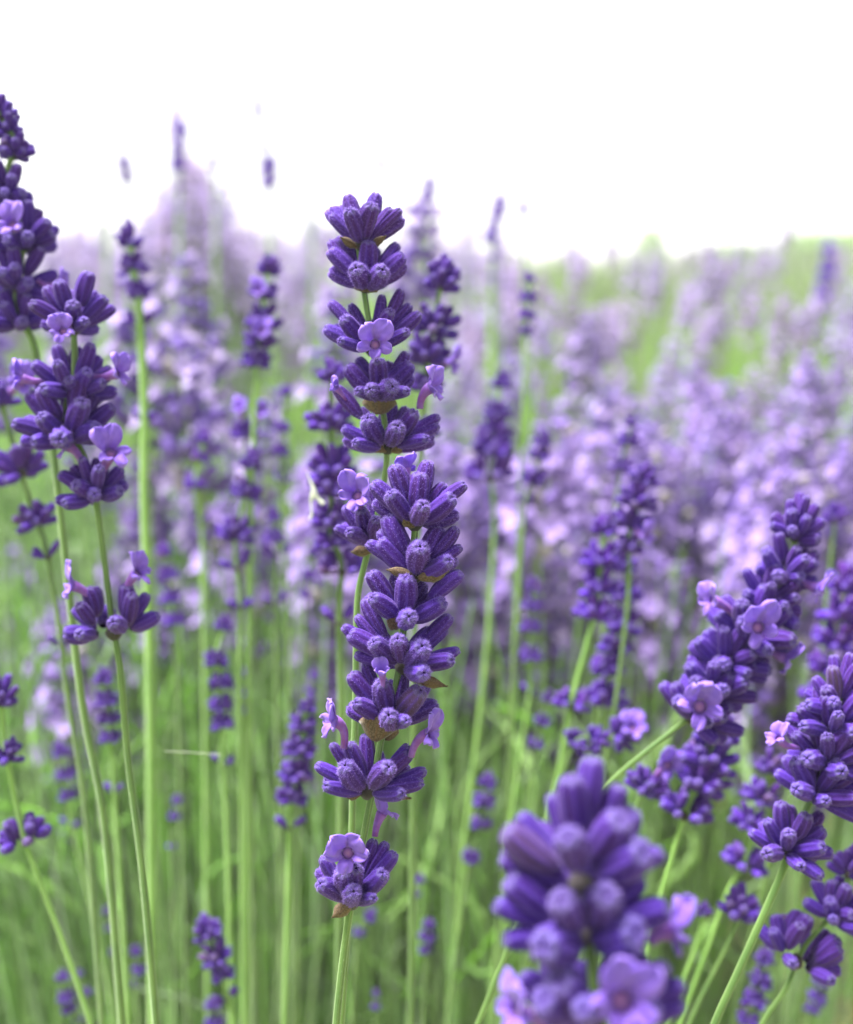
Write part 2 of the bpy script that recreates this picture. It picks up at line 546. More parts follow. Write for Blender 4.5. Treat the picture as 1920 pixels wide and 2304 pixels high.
def explicit_whorl(root, d, node_px, buds, conv, meshes, R_mm=7.2, back=5, flowers=(), bracts=(), axis=(0, 0, 1), wscale=1.0, Lmax=6.3, seed=0):
    """buds: (tip x, tip y, width[, 'f'|'b'|'s']) in the coordinates conv turns into photograph pixels"""
    nx, ny = conv(*node_px)
    node = unproj(nx, ny, d)
    wh = link('whorl', recept_mesh(axis, 0.0013), root, node - root.location)
    k = conv.k                                     # photo pixels per unit
    mmpx = d / FPX
    for b in buds:
        tx, ty = conv(b[0], b[1])
        fl = b[3] if len(b) > 3 else 'f'
        l = math.hypot(tx - nx, ty - ny) * mmpx
        Rr = R_mm * 1e-3
        dz = math.sqrt(max(Rr * Rr - l * l, (.12 * Rr) ** 2))
        if fl == 'b': dz = -dz * .9
        if fl == 's': dz = 0.0004
        tip = unproj(tx, ty, d - dz)
        v = tip - node
        L = min(v.length * .86, Lmax * 1e-3)
        base = tip - v.normalized() * L
        ang = math.atan2(ny - ty, abs(tx - nx))       # higher = more upright
        low = np.clip(.95 - ang / 1.3 + (.25 if l < .35 * Rr else 0), 0, 1)
        place_bud(wh, node, base, tip, b[2] * k * mmpx * wscale, low, meshes)
    r = np.random.default_rng(seed + int(nx))
    for i in range(back):
        a = math.pi * (i + .5) / back
        el = r.uniform(.2, .9)
        v = Vector((math.cos(a) * math.cos(el), 0, 0)) + FWD * (math.sin(a) * math.cos(el)) + UP * math.sin(el)
        Lb = r.uniform(5.2, 6.2) * 1e-3 * R_mm / 7.2
        base = node + v * .001
        place_bud(wh, node, base, base + v * Lb, 2.5e-3 * R_mm / 7.2, .4, meshes)
    for f in flowers:
        (bx, by), (mx, my), face, up, size = f[:5]
        dzb, dzm = f[5], f[6]
        op = f[7] if len(f) > 7 else 1.0
        B = unproj(*conv(bx, by), d - dzb * 1e-3); Mo = unproj(*conv(mx, my), d - dzm * 1e-3)
        toW = lambda v: RIGHT * v[0] + UP * v[1] - FWD * v[2]
        add_corolla(wh, node, B, Mo, toW(face), toW(up), size * 1e-3, int(bx + by), op)
    for b in bracts:
        (bx, by), (tx, ty), wd = b[:3]
        fz = b[3] if len(b) > 3 else 2.0
        tz = b[4] if len(b) > 4 else fz
        B = unproj(*conv(bx, by), d - fz * 1e-3); T = unproj(*conv(tx, ty), d - tz * 1e-3)
        add_bract(wh, node, B, T, wd * k * mmpx, -FWD, b[5] if len(b) > 5 else .1, int(bx))
    return wh

class conv_zoom:
    def __init__(s, ox, oy, z): s.ox, s.oy, s.k = ox, oy, 1 / z
    def __call__(s, x, y): return s.ox + x * s.k, s.oy + y * s.k
SRC = conv_zoom(0, 0, 1)

# ================================================================== SETTING
def field_noise(x, y, s=1.0, seed=0):
    r = np.random.default_rng(seed)
    v = np.zeros_like(x)
    for k in range(5):
        a = r.uniform(0, 6.28); f = s * r.uniform(.6, 2.2); p = r.uniform(0, 6.28)
        v = v + np.sin((x * math.cos(a) + y * math.sin(a)) * f + p)
    return v / 5

# ground sheet
m, nt = new_mat('grassy_soil')
n1 = noise(nt, 3.0, 6); n2 = noise(nt, 60, 4)
c = mixc(nt, ramp(nt, n1, [(0.42, (0, 0, 0)), (0.58, (1, 1, 1))]), (0.11, 0.21, 0.03), (0.16, 0.27, 0.045))
c = mixc(nt, ramp(nt, n2, [(0.4, (0, 0, 0)), (0.62, (.8, .8, .8))]), c, (0.21, 0.17, 0.085))
tc = nt.nodes.new('ShaderNodeTexCoord'); sx = nt.nodes.new('ShaderNodeSeparateXYZ')
nt.links.new(tc.outputs['Object'], sx.inputs[0])
wob = nt.nodes.new('ShaderNodeMath'); wob.operation = 'MULTIPLY_ADD'          # a worn straw-strewn path beside the bush
nt.links.new(n1, wob.inputs[0]); wob.inputs[1].default_value = .25; nt.links.new(sx.outputs['X'], wob.inputs[2])
path = ramp(nt, wob.outputs[0], [(0.28, (0, 0, 0)), (0.36, (1, 1, 1)), (0.62, (1, 1, 1)), (0.75, (0, 0, 0))])
c = mixc(nt, path, c, mixc(nt, n2, (0.36, 0.28, 0.15), (0.22, 0.20, 0.08)))
finish(nt, principled(nt, c, 0.9, 0, spec=.1, bump=n2, bump_d=.01))
g = 125
gx = np.concatenate([-np.geomspace(g, .5, 14), np.linspace(-.4, .4, 9), np.geomspace(.5, g, 14)])
X, Y = np.meshgrid(gx, gx)
Z = 0.012 * field_noise(X, Y, 2, 3) * (np.hypot(X, Y) < 60)
n = len(gx)
i = np.arange(n - 1)[:, None]; j = np.arange(n - 1)[None]
gm = mesh_np('ground', np.stack([X.ravel(), Y.ravel(), Z.ravel()], 1), np.stack([i * n + j, i * n + j + 1, (i + 1) * n + j + 1, (i + 1) * n + j], -1).reshape(-1, 4), m)
tag(link('ground', gm), kind='structure')

# ------------------------------------------------------------------ far trees
m, nt = new_mat('bark')
finish(nt, principled(nt, mixc(nt, noise(nt, 6), (0.09, 0.07, 0.05), (0.16, 0.13, 0.10)), .9))
M_BARK = m
def tree(px, top_py, width_px, d, label, seed):
    r = np.random.default_rng(seed)
    base = unproj(px, 600, d); x, y = base.x, base.y
    ztop = H + (600 - top_py) * d / FPX
    W = width_px * d / FPX
    root = bpy.data.objects.new('broadleaf_tree', None); COL.objects.link(root)
    root.location = (x, y, 0)
    tag(root, label, 'tree')
    V, F, _ = sweep(np.array([[0, 0, 0], [.04 * W, 0, ztop * .3], [0, .03 * W, ztop * .75]]), [W * .07, W * .05, W * .02], 9, 0)
    VV, FF = [V], [F]; nb = len(V)
    for k in range(6):
        a = r.uniform(0, 6.28); z0 = ztop * r.uniform(.25, .55)
        v, f, _ = sweep(np.array([[0, 0, z0], [math.cos(a) * W * .2, math.sin(a) * W * .2, z0 + ztop * .14], [math.cos(a) * W * .36, math.sin(a) * W * .36, z0 + ztop * .26]]), [W * .03, W * .02, W * .008], 6, 0)
        VV.append(v); FF.append(f + nb); nb += len(v)
    link('trunk', mesh_np('trunk', np.concatenate(VV), np.concatenate(FF), M_BARK), root)
    nl = 5200
    cl = r.normal(0, 1, (34, 3)); cl *= (r.uniform(.2, 1, 34) ** .5 / np.linalg.norm(cl, axis=1))[:, None]
    cen = np.array([0, 0, ztop * .66]); ext = np.array([W * .36, W * .36, ztop * .27])
    cc = cen + cl * ext
    k = r.integers(0, 34, nl)
    q = r.normal(0, 1, (nl, 3)); q /= np.linalg.norm(q, axis=1)[:, None]
    P = cc[k] + q * (r.uniform(.3, 1, nl) ** .5)[:, None] * W * .21
    P[:, 2] = np.where(P[:, 2] > ztop, ztop - r.uniform(0, .25, nl) * ztop, P[:, 2])
    s = W * .028
    A = r.normal(0, 1, (nl, 3)); A /= np.linalg.norm(A, axis=1)[:, None]
    B = np.cross(A, r.normal(0, 1, (nl, 3))); B /= np.linalg.norm(B, axis=1)[:, None]
    LV = np.stack([P - A * s, P + B * s * .6, P + A * s, P - B * s * .6], 1).reshape(-1, 3)
    LF = np.arange(nl * 4).reshape(-1, 4)
    col = np.array([.16, .28, .06])[None] * r.uniform(.7, 1.35, 34)[k][:, None] * r.uniform(.8, 1.2, nl)[:, None]
    C4 = np.concatenate([np.repeat(col, 4, 0), np.ones((nl * 4, 1))], 1)
    link('crown', mesh_np('crown', LV, LF, M_LEAF, {'Col': ('FLOAT_COLOR', C4)}, smooth=False), root)
tree(1465, 494, 135, 5.6, 'small round green tree standing alone on the skyline right of centre', 1)
tree(1640, 552, 260, 7.2, 'low broad green tree on the skyline to the right of the small round tree', 2)
tree(1890, 528, 380, 7.6, 'wide pale green tree on the skyline at the right edge', 3)
tree(1250, 560, 130, 7.8, 'low distant tree just above the lavender, left of the small round tree', 4)
tree(190, 535, 190, 7.4, 'distant green tree on the skyline behind the left stalks', 5)

# ------------------------------------------------------------------ bright hazy air
hm, nt = new_mat('hazy_air')
pv = nt.nodes.new('ShaderNodeVolumePrincipled')
pv.inputs['Color'].default_value = (.97, .97, .97, 1)
pv.inputs['Density'].default_value = 0.021
pv.inputs['Anisotropy'].default_value = 0.0
o_ = nt.nodes.new('ShaderNodeOutputMaterial')
nt.links.new(pv.outputs[0], o_.inputs['Volume'])
hx, hy0, hy1, hz0, hz1 = 132, -132, 132, -1.0, 1.5
hv = [(x, y, z) for z in (hz0, hz1) for x, y in ((-hx, hy0), (hx, hy0), (hx, hy1), (-hx, hy1))]
hazem = bpy.data.meshes.new('haze')
hazem.from_pydata(hv, [], [(3, 2, 1, 0), (4, 5, 6, 7), (0, 1, 5, 4), (1, 2, 6, 5), (2, 3, 7, 6), (3, 0, 4, 7)])
hazem.materials.append(hm)
tag(link('haze', hazem), 'pale bright haze over the field', kind='stuff')

# ------------------------------------------------------------------ generic field spikes
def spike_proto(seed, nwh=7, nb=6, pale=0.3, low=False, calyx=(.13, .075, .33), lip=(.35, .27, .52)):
    """flower spike, z up, 1 unit long, about .2 wide; returns V, F(tri), colour"""
    r = np.random.default_rng(seed)
    V, F, C = [], [], []
    nbv = 0
    z = 1.0
    zs = np.concatenate([np.linspace(.95, .36, nwh - 1), [r.uniform(.02, .16)]])
    for w, zc in enumerate(zs):
        wr = .135 * np.interp(zc, [0, .3, .6, 1], [.8, 1.1, 1.0, .6]) * r.uniform(.85, 1.15)
        m_ = nb if w < nwh - 1 else max(3, nb - 2)
        for k in range(m_):
            a = 2 * math.pi * (k + r.uniform(-.25, .25)) / m_ + w
            el = r.uniform(.15, .95)
            d = np.array([math.cos(a) * math.cos(el), math.sin(a) * math.cos(el), math.sin(el)])
            b = np.array([0, 0, zc - .035]) + d * wr * .25
            t = b + d * wr * r.uniform(.75, 1.05)
            x = np.cross(d, [0, 0, 1.0]); x /= np.linalg.norm(x); y = np.cross(d, x)
            rr = wr * .24
            mid = b * .45 + t * .55
            ns = 4 if low else 5
            th = np.arange(ns) * 2 * np.pi / ns
            ring = mid + rr * (np.cos(th)[:, None] * x + np.sin(th)[:, None] * y)
            ring2 = (b * .12 + t * .88) + rr * .75 * (np.cos(th)[:, None] * x + np.sin(th)[:, None] * y)
            V += [b[None], ring, ring2, t[None]]
            jj = np.arange(ns); j2 = (jj + 1) % ns
            F.append(nbv + np.stack([np.zeros(ns, int), 1 + j2, 1 + jj], 1))
            F.append(nbv + np.stack([1 + jj, 1 + j2, 1 + ns + j2], 1))
            F.append(nbv + np.stack([1 + jj, 1 + ns + j2, 1 + ns + jj], 1))
            F.append(nbv + np.stack([1 + ns + jj, 1 + ns + j2, np.full(ns, 1 + 2 * ns)], 1))
            c = np.array(calyx) * r.uniform(.7, 1.4) if r.random() > pale * .35 else np.array([.30, .27, .28])
            C.append(np.tile(c, (2 + 2 * ns, 1)))
            nbv += 2 + 2 * ns
            if r.random() < pale:               # an open corolla: five small lobes
                o = t + d * wr * .25
                cc = np.array(lip) * r.uniform(.85, 1.2)
                for q in range(5):
                    a2 = q * 2 * np.pi / 5
                    e = np.cos(a2) * x + np.sin(a2) * y
                    e2 = -np.sin(a2) * x + np.cos(a2) * y
                    s = wr * (.42 if q < 2 else .32)
                    V.append(np.stack([t, o + e * s * .8 - e2 * s * .5, o + e * s * 1.5, o + e * s * .8 + e2 * s * .5]))
                    F.append(nbv + np.array([[0, 1, 2], [0, 2, 3]])); C.append(np.tile(cc, (4, 1))); nbv += 4
    # rachis
    v, f, _ = sweep(np.array([[0, 0, 0], [.004, 0, .5], [0, 0, .97]]), [.014, .012, .008], 5, 0)
    V.append(v); F.append(nbv + np.concatenate([f[:, [0, 1, 2]], f[:, [0, 2, 3]]])); C.append(np.tile([.16, .20, .08], (len(v), 1)))
    return np.concatenate(V), np.concatenate(F), np.concatenate(C)

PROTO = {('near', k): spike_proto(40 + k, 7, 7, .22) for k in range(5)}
PROTO.update({('pale', k): spike_proto(60 + k, 7, 6, .60, False, (.33, .265, .48)) for k in range(5)})  # flower colour itself paled, imitating sky glare and haze over farther rows
PROTO.update({('low', k): spike_proto(80 + k, 6, 4, .75, True, (.40, .33, .53)) for k in range(5)})  # farthest rows: haze fade painted still paler into the calyx colour

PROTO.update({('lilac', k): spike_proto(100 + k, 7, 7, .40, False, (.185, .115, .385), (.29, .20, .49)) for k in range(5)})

def frames(tops, dirs):
    d = dirs / np.linalg.norm(dirs, axis=1)[:, None]
    x = np.cross(d, [0.2, 1, 0.1]); x /= np.linalg.norm(x, axis=1)[:, None]
    y = np.cross(d, x)
    return np.stack([x, y, d], -1)

# sample the field: (x, y, top height, lean)
def sample(y0, y1, dens, seed):
    r = np.random.default_rng(seed)
    half = .40
    area = half * (y1 ** 2 - y0 ** 2) + .5 * (y1 - y0)
    n_ = int(area * dens)
    y = np.sqrt(r.uniform(y0 ** 2, y1 ** 2, n_ * 2)) if y0 > .8 else r.uniform(y0, y1, n_ * 2)
    x = r.uniform(-1, 1, n_ * 2) * (half * y1 + .15)
    ok = np.abs(x) < half * y + .15
    return x[ok][:n_], y[ok][:n_], r

FX, FY, FZ, FL, FK = [], [], [], [], []
def add_field(y0, y1, dens, seed, kind):
    x, y, r = sample(y0, y1, dens, seed)
    cl = field_noise(x, y, 5.5, 7)                      # clumps
    row = field_noise(x * .6 + y * .4, y, 2.2, 21)
    side = x / (.345 * y)                             # -1 .. 1 across the frame
    keep = r.uniform(0, 1, len(x)) < np.clip(.50 + .22 * (side > 0) * (y < 1.7) + 1.5 * cl + .7 * row, .03, 1)
    keep &= ~((side > .5) & (y < .62) & (r.uniform(0, 1, len(x)) < .5))
    far_green = (y > 1.9) & (side > .12) & (r.uniform(0, 1, len(x)) < .70)
    keep &= ~far_green
    keep &= ~((y < 1.4) & (side < -.05) & (r.uniform(0, 1, len(x)) < .58))
    keep &= ~((y > 1.35) & (side > .12) & (r.uniform(0, 1, len(x)) < .30))
    x, y, cl, side = x[keep], y[keep], cl[keep], side[keep]
    u = r.normal(0, 1, len(x))
    drop = np.where(y < 1.1, .085, .085 - .055 * np.clip((y - 1.1) / 1.2, 0, 1))
    z = H - drop + (.028 + .022 * (side < .1) * (y < 1.0)) * u + .03 * cl + np.where(side < .1, .018, -.012) - (side > 0) * (y < 1.5) * r.uniform(0, .075, len(x))
    zf = H + np.where(side < .12, .014, .012) * y + .016 * y ** .7 * u + .012 * cl * y ** .5    # rows further off stand level with the lens
    t_ = np.clip((y - 1.2) / .8, 0, 1)
    z = z * (1 - t_) + zf * t_
    bump = np.exp(-((side + .545) / .085) ** 2) * np.exp(-((y - 1.5) / .45) ** 2)
    z += bump * (.105 + .03 * u) 
    z = np.minimum(z, H + .075 * y * (bump > .2) + .03 * y + .02 * (u > 1.5) * np.minimum(y, 2))
    FX.append(x); FY.append(y); FZ.append(z); FL.append(np.stack([x * .25 + r.normal(0, .09, len(x)), r.normal(0.03, .08, len(x))], 1))
    FK.append(np.full(len(x), kind))
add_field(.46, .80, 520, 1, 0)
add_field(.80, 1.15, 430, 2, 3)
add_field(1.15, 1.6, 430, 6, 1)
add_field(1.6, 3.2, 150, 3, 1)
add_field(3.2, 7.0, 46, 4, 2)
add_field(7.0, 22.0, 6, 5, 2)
def add_set(px, py, d, kind, seed):
    r = np.random.default_rng(seed)
    P = np.array([np.array(unproj(float(a), float(b), float(c))) for a, b, c in zip(px, py, d)])
    FX.append(P[:, 0]); FY.append(P[:, 1]); FZ.append(P[:, 2])
    FL.append(np.stack([P[:, 0] * .22 + r.normal(0, .08, len(P)), r.normal(.03, .07, len(P))], 1)); FK.append(np.full(len(P), kind))
r = np.random.default_rng(77)
# a taller bush on the left, its top well above the lens
n_ = 135
qx = r.normal(432, 62, n_)
qy = 385 + np.abs(qx - 425) * .9 + r.exponential(110, n_) + r.normal(0, 28, n_) - 20
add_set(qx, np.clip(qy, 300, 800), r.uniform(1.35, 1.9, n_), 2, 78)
n_ = 120
qx = r.uniform(-40, 1150, n_)
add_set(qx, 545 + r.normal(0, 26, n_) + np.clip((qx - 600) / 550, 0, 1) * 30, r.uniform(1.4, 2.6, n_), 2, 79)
# lower nearer blooms right of the centre
n_ = 150
qx = r.uniform(940, 1960, n_)
add_set(qx, r.uniform(930, 1420, n_), r.uniform(.50, .85, n_), 3, 80)
n_ = 24
qx = r.uniform(-20, 900, n_)
add_set(qx, r.uniform(950, 1500, n_), r.uniform(.48, .8, n_), 3, 81)
FX = np.concatenate(FX); FY = np.concatenate(FY); FZ = np.concatenate(FZ); FL = np.concatenate(FL); FK = np.concatenate(FK)
order = np.argsort(FY)
FX, FY, FZ, FL, FK = FX[order], FY[order], FZ[order], FL[order], FK[order]
DIR = np.stack([FL[:, 0], FL[:, 1], np.ones(len(FX))], 1)
SPL = np.random.default_rng(9).uniform(.060, .095, len(FX))
PI_ = np.random.default_rng(10).integers(0, 5, len(FX))
NIND = 150                                              # the nearest ones stand as things of their own

def proj(p):
    v = np.asarray(p) - np.array(CAM)
    d = v @ np.array(FWD)
    return 960 + FPX * (v @ np.array(RIGHT)) / d, 1152 - FPX * (v @ np.array(UP)) / d, d

KINDS = ['near', 'pale', 'low', 'lilac']
SPIKE_ME = {}
for k in range(5):
    for kd in ('near', 'pale', 'lilac'):
        V, F, C = PROTO[(kd, k)]
        SPIKE_ME[(kd, k)] = mesh_np('flower_spike', V, F, M_FIELD, {'Col': ('FLOAT_COLOR', np.concatenate([C, np.ones((len(C), 1))], 1))})
_P = np.array([[0, 0, 0], [.02, .01, .35], [.012, -.01, .7], [0, 0, 1.0]])
sv, sf, se = sweep(catmull(_P, 3), .0008 / .5 * np.ones(10), 6, .1)
STEM_ME = mesh_np('stem', sv, sf, M_STEML, {'edge': ('FLOAT', se)})

ZX = [(180, 'behind left edge stalks'), (420, 'around slim blue violet stalk'), (640, 'left of central stalk'), (900, 'close behind central stalk'),
      (1180, 'just right of central stalk'), (1450, 'behind ring whorled stalks'), (1700, 'behind big leaning stalk'), (9999, 'at right edge')]
done = 0
ind = np.zeros(len(FX), bool)
named = {}
for i in range(len(FX)):
    if done >= NIND: break
    px, py, d = proj((FX[i], FY[i], FZ[i]))
    if not (-30 < px < 1950 and 150 < py < 2250): continue
    ind[i] = True; done += 1
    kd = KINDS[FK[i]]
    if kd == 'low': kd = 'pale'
    side = (px - 960) / 960
    tone = {'near': 'purple', 'lilac': 'violet'}.get(kd, 'haze-paled lilac')
    where = next(w_ for x_, w_ in ZX if px < x_)
    lev = 'reaching skyline' if py < 720 else ('of middle height' if py < 960 else 'low among stems')
    root = make_stalk(None, '%s spikes %s %s' % (tone, lev, where))
    named.setdefault((tone, lev, where), []).append((px, root))
    dv = DIR[i] / np.linalg.norm(DIR[i])
    L = FZ[i] / dv[2]
    foot = np.array([FX[i], FY[i], FZ[i]]) - dv * L
    root.location = Vector(foot)
    sl = SPL[i]
    mt = align(dv, rng.uniform(0, 6.28), .5, .5, L - sl * .3, Vector((0, 0, 0)))
    link('stem', STEM_ME, root, mat4=mt)
    ms = align(dv, rng.uniform(0, 6.28), sl, sl, sl, Vector(dv * (L - sl)))
    link('flower_spike', SPIKE_ME[(kd, int(PI_[i]))], root, mat4=ms)

ORD = 'first second third fourth fifth sixth seventh eighth ninth tenth eleventh twelfth thirteenth fourteenth fifteenth sixteenth seventeenth eighteenth nineteenth twentieth twenty-first twenty-second twenty-third twenty-fourth twenty-fifth twenty-sixth twenty-seventh twenty-eighth twenty-ninth thirtieth'.split()
for (tone, lev, where), lst in named.items():
    lst.sort(key=lambda t_: t_[0])
    for q, (px, root) in enumerate(lst):
        root['label'] = 'blurred %s spike %s %s' % (tone, lev, where) if len(lst) == 1 else '%s from left of %s spikes %s %s' % (ORD[min(q, 29)], tone, lev, where)
rest = np.where(~ind)[0]
def instance(proto, T, Rm, S, tint):
    V, F, C = proto
    n_ = len(T)
    VV = (np.einsum('nij,vj->nvi', Rm, V) * S[:, None, None] + T[:, None, :]).reshape(-1, 3)
    FF = (F[None] + (np.arange(n_) * len(V))[:, None, None]).reshape(-1, F.shape[1])
    CC = (C[None] * tint[:, None, :]).reshape(-1, 3)
    return VV, FF, CC
VV, FF, CC, nb = [], [], [], 0
rr_ = np.random.default_rng(12)
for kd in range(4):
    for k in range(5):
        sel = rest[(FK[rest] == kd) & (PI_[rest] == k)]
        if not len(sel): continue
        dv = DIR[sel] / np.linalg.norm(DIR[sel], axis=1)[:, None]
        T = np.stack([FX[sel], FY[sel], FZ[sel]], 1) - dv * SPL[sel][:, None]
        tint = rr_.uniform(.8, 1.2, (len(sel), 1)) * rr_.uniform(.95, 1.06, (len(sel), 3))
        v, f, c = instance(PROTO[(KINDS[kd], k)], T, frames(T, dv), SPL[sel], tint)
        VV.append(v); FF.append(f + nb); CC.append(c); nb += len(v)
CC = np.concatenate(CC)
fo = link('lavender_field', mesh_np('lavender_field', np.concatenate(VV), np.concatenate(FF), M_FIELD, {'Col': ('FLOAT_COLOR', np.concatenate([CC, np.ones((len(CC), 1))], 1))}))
tag(fo, 'hazy mass of lavender blooms in haze-paled lilac filling the distant field', 'lavender field', kind='stuff')

# ------------------------------------------------------------------ stems and leaves of the bushes (uncountable)
def blades(foot, tip, w, col, bow, nseg=4, three=True):
    """tapered three-sided blades from foot to tip"""
    n_ = len(foot)
    ax = tip - foot
    L = np.linalg.norm(ax, axis=1)[:, None]
    d = ax / L
    r = np.random.default_rng(n_)
    x = np.cross(d, r.normal(0, 1, (n_, 3))); x /= np.linalg.norm(x, axis=1)[:, None]
    y = np.cross(d, x)
    t = np.linspace(0, 1, nseg + 1)
    P = foot[:, None] + ax[:, None] * t[None, :, None] + bow[:, None] * (4 * t * (1 - t))[None, :, None]
    prof = np.interp(t, [0, .15, .6, 1], [.7, 1, .95, .45])
    ang = np.arange(3) * 2 * np.pi / 3
    flat = np.array([1, 1, 1]) if three else np.array([1.0, .45, .45])
    off = (np.cos(ang)[None, :, None] * x[:, None] + np.sin(ang)[None, :, None] * y[:, None] * (1 if three else .35))
    V = P[:, :, None, :] + (w[:, None, None, None] * prof[None, :, None, None]) * off[:, None]
    k = (nseg + 1) * 3
    i = np.arange(nseg)[:, None]; j = np.arange(3)[None]
    f = np.stack([i * 3 + j, i * 3 + (j + 1) % 3, (i + 1) * 3 + (j + 1) % 3, (i + 1) * 3 + j], -1).reshape(-1, 4)
    F = (f[None] + (np.arange(n_) * k)[:, None, None]).reshape(-1, 4)
    C = np.repeat(col, k, 0)
    return V.reshape(-1, 3), F, C

def greens(n_, r):
    pal = np.array([[.21, .39, .09], [.28, .45, .14], [.17, .34, .07], [.24, .37, .17], [.18, .40, .035]])
    c = pal[r.integers(0, 5, n_)] * r.uniform(.5, 1.35, n_)[:, None]
    return c

r = np.random.default_rng(31)
VV, FF, CC, nb = [], [], [], 0
def put(v, f, c):
    global nb
    VV.append(v); FF.append(f + nb); CC.append(c); nb += len(v)
# flower stems under each far spike
dv = DIR[rest] / np.linalg.norm(DIR[rest], axis=1)[:, None]
tp = np.stack([FX[rest], FY[rest], FZ[rest]], 1) - dv * (SPL[rest] * .6)[:, None]
ft = tp - dv * (np.minimum(tp[:, 2], .38) / dv[:, 2])[:, None]
put(*blades(ft, tp, np.full(len(tp), .0013), greens(len(tp), r), r.normal(0, .008, (len(tp), 3)), 3))
# dense stems of the near bush
n_ = 4000
y = r.uniform(.40, 1.15, n_); sd_ = r.uniform(-1.15, 1.15, n_)
x = sd_ * .36 * y
keep = ~((sd_ > .55) & (y < 1.1) & (r.uniform(0, 1, n_) < .72))
x, y, sd_ = x[keep], y[keep], sd_[keep]; n_ = len(x)
zt = r.uniform(.24, .45, n_)
lean = np.stack([x * .55 + r.normal(0, .10, n_), r.normal(0, .08, n_), np.ones(n_)], 1)
tp = np.stack([x, y, zt], 1)
ft = tp - lean * (zt * r.uniform(.75, 1.0, n_))[:, None]
put(*blades(ft, tp, r.uniform(.0005, .0011, n_), greens(n_, r), r.normal(0, .010, (n_, 3)), 4))
# narrow leaves low in the bush
n_ = 14000
y = r.uniform(.42, 1.2, n_); sd_ = r.uniform(-1.15, 1.15, n_); x = sd_ * .37 * y
keep = ~((sd_ > .5) & (r.uniform(0, 1, n_) < .8))
x, y, sd_ = x[keep], y[keep], sd_[keep]; n_ = len(x)
z0 = r.uniform(.0, .36, n_)
dirv = np.stack([x * .8 + r.normal(0, .45, n_), r.normal(0, .35, n_), r.uniform(.5, 1.1, n_)], 1)
ft = np.stack([x, y, z0], 1)
tp = ft + dirv * r.uniform(.035, .075, n_)[:, None]
put(*blades(ft, tp, r.uniform(.0010, .0024, n_), greens(n_, r) * .95, r.normal(0, .006, (n_, 3)), 4, False))
# grass between the rows, further off
n_ = 9000
y = np.sqrt(r.uniform(.9 ** 2, 9 ** 2, n_)); x = r.uniform(-.42, .42, n_) * y
ft = np.stack([x, y, np.zeros(n_)], 1)
tp = ft + np.stack([r.normal(0, .06, n_), r.normal(0, .06, n_), r.uniform(.20, .52, n_) + .008 * y], 1)
put(*blades(ft, tp, r.uniform(.002, .004, n_) * (1 + .2 * y), np.array([.27, .50, .04])[None] * r.uniform(.7, 1.35, n_)[:, None], r.normal(0, .02, (n_, 3)), 3, False))
# taller unflowered growth beyond, on the right
n_ = 5200
y = np.sqrt(r.uniform(1.9 ** 2, 11 ** 2, n_)); x = r.uniform(.03, .42, n_) * y
ft = np.stack([x, y, np.zeros(n_)], 1)
top = H + (r.normal(-.010, .012, n_) + .012 * field_noise(x, y, 1.5, 5) + .012 * np.clip((x / y - .2) / .2, 0, 1)) * y
tp = np.stack([x + r.normal(0, .06, n_), y + r.normal(0, .05, n_), np.clip(top, .15, .95)], 1)
put(*blades(ft, tp, r.uniform(.0018, .0034, n_) * (1 + .15 * y), np.array([.25, .34, .13])[None] * r.uniform(.75, 1.3, n_)[:, None] * np.array([1, 1, 1]), r.normal(0, .02, (n_, 3)), 3, False))
# straw on the bare soil at the right
n_ = 1600
y = r.uniform(.55, 1.5, n_); x = r.uniform(.18, .46, n_) * y
ft = np.stack([x, y, np.full(n_, .012)], 1)
a = r.uniform(0, 6.28, n_)
tp = ft + np.stack([np.cos(a), np.sin(a), r.uniform(0, .2, n_)], 1) * r.uniform(.02, .07, n_)[:, None]
put(*blades(ft, tp, r.uniform(.0006, .0012, n_), np.array([.42, .33, .17])[None] * r.uniform(.6, 1.2, n_)[:, None], r.normal(0, .003, (n_, 3)), 2))
CC = np.concatenate(CC)
fo = link('lavender_foliage', mesh_np('lavender_foliage', np.concatenate(VV), np.concatenate(FF), M_LEAF, {'Col': ('FLOAT_COLOR', np.concatenate([CC, np.ones((len(CC), 1))], 1))}))
tag(fo, 'dense green lavender stems and narrow leaves with grass between', 'foliage', kind='stuff')

# ================================================================== THE SHARP CENTRAL STALKS
Z1 = conv_zoom(640, 400, 3); Z2 = conv_zoom(640, 1000, 3); Z3 = conv_zoom(640, 1550, 2.786); Z7 = conv_zoom(1060, 1650, 2.035)
dA = 0.174
A = make_stalk('sharpest tall purple lavender stalk in the centre with a wide flower low on it')
pts = [(935, 1180), (930, 1235), (918, 1330), (908, 1420), (897, 1510), (880, 1590), (857, 1670), (838, 1780), (815, 1900), (789, 2040), (772, 2160), (757, 2304)]
add_stem(A, [unproj(x, y, dA) for x, y in pts], .00045, .00068, M_STEM, 2600, 8)
H_ = BUD_HERO
explicit_whorl(A, dA, (880, 545), [(740, 140, 130), (915, 190, 145), (970, 112, 120, 'b'), (597, 258, 120, 's'), (712, 330, 120), (938, 405, 118), (1140, 352, 140), (1222, 268, 95, 's'), (1082, 265, 90, 'b'), (830, 250, 110, 'b')], Z2, H_,
    flowers=[((830, 260), (825, 170), (-.2, .8, -.4), (0, .5, .8), 4.2, -2.5, -3.0)], bracts=[((880, 560), (800, 490), 90, 1.2, 2.2)])
explicit_whorl(A, dA, (885, 890), [(692, 480, 135, 's'), (640, 585, 90, 'b'), (560, 665, 95, 's'), (640, 648, 140), (918, 685, 150), (1048, 558, 135, 'b'), (1165, 562, 95, 's'), (1195, 690, 85, 's'), (1118, 778, 120), (760, 560, 100, 'b')], Z2, H_,
    bracts=[((900, 905), (1110, 850), 110, 2.5, 3.5), ((870, 880), (690, 845), 70, 2.0, 2.4)])
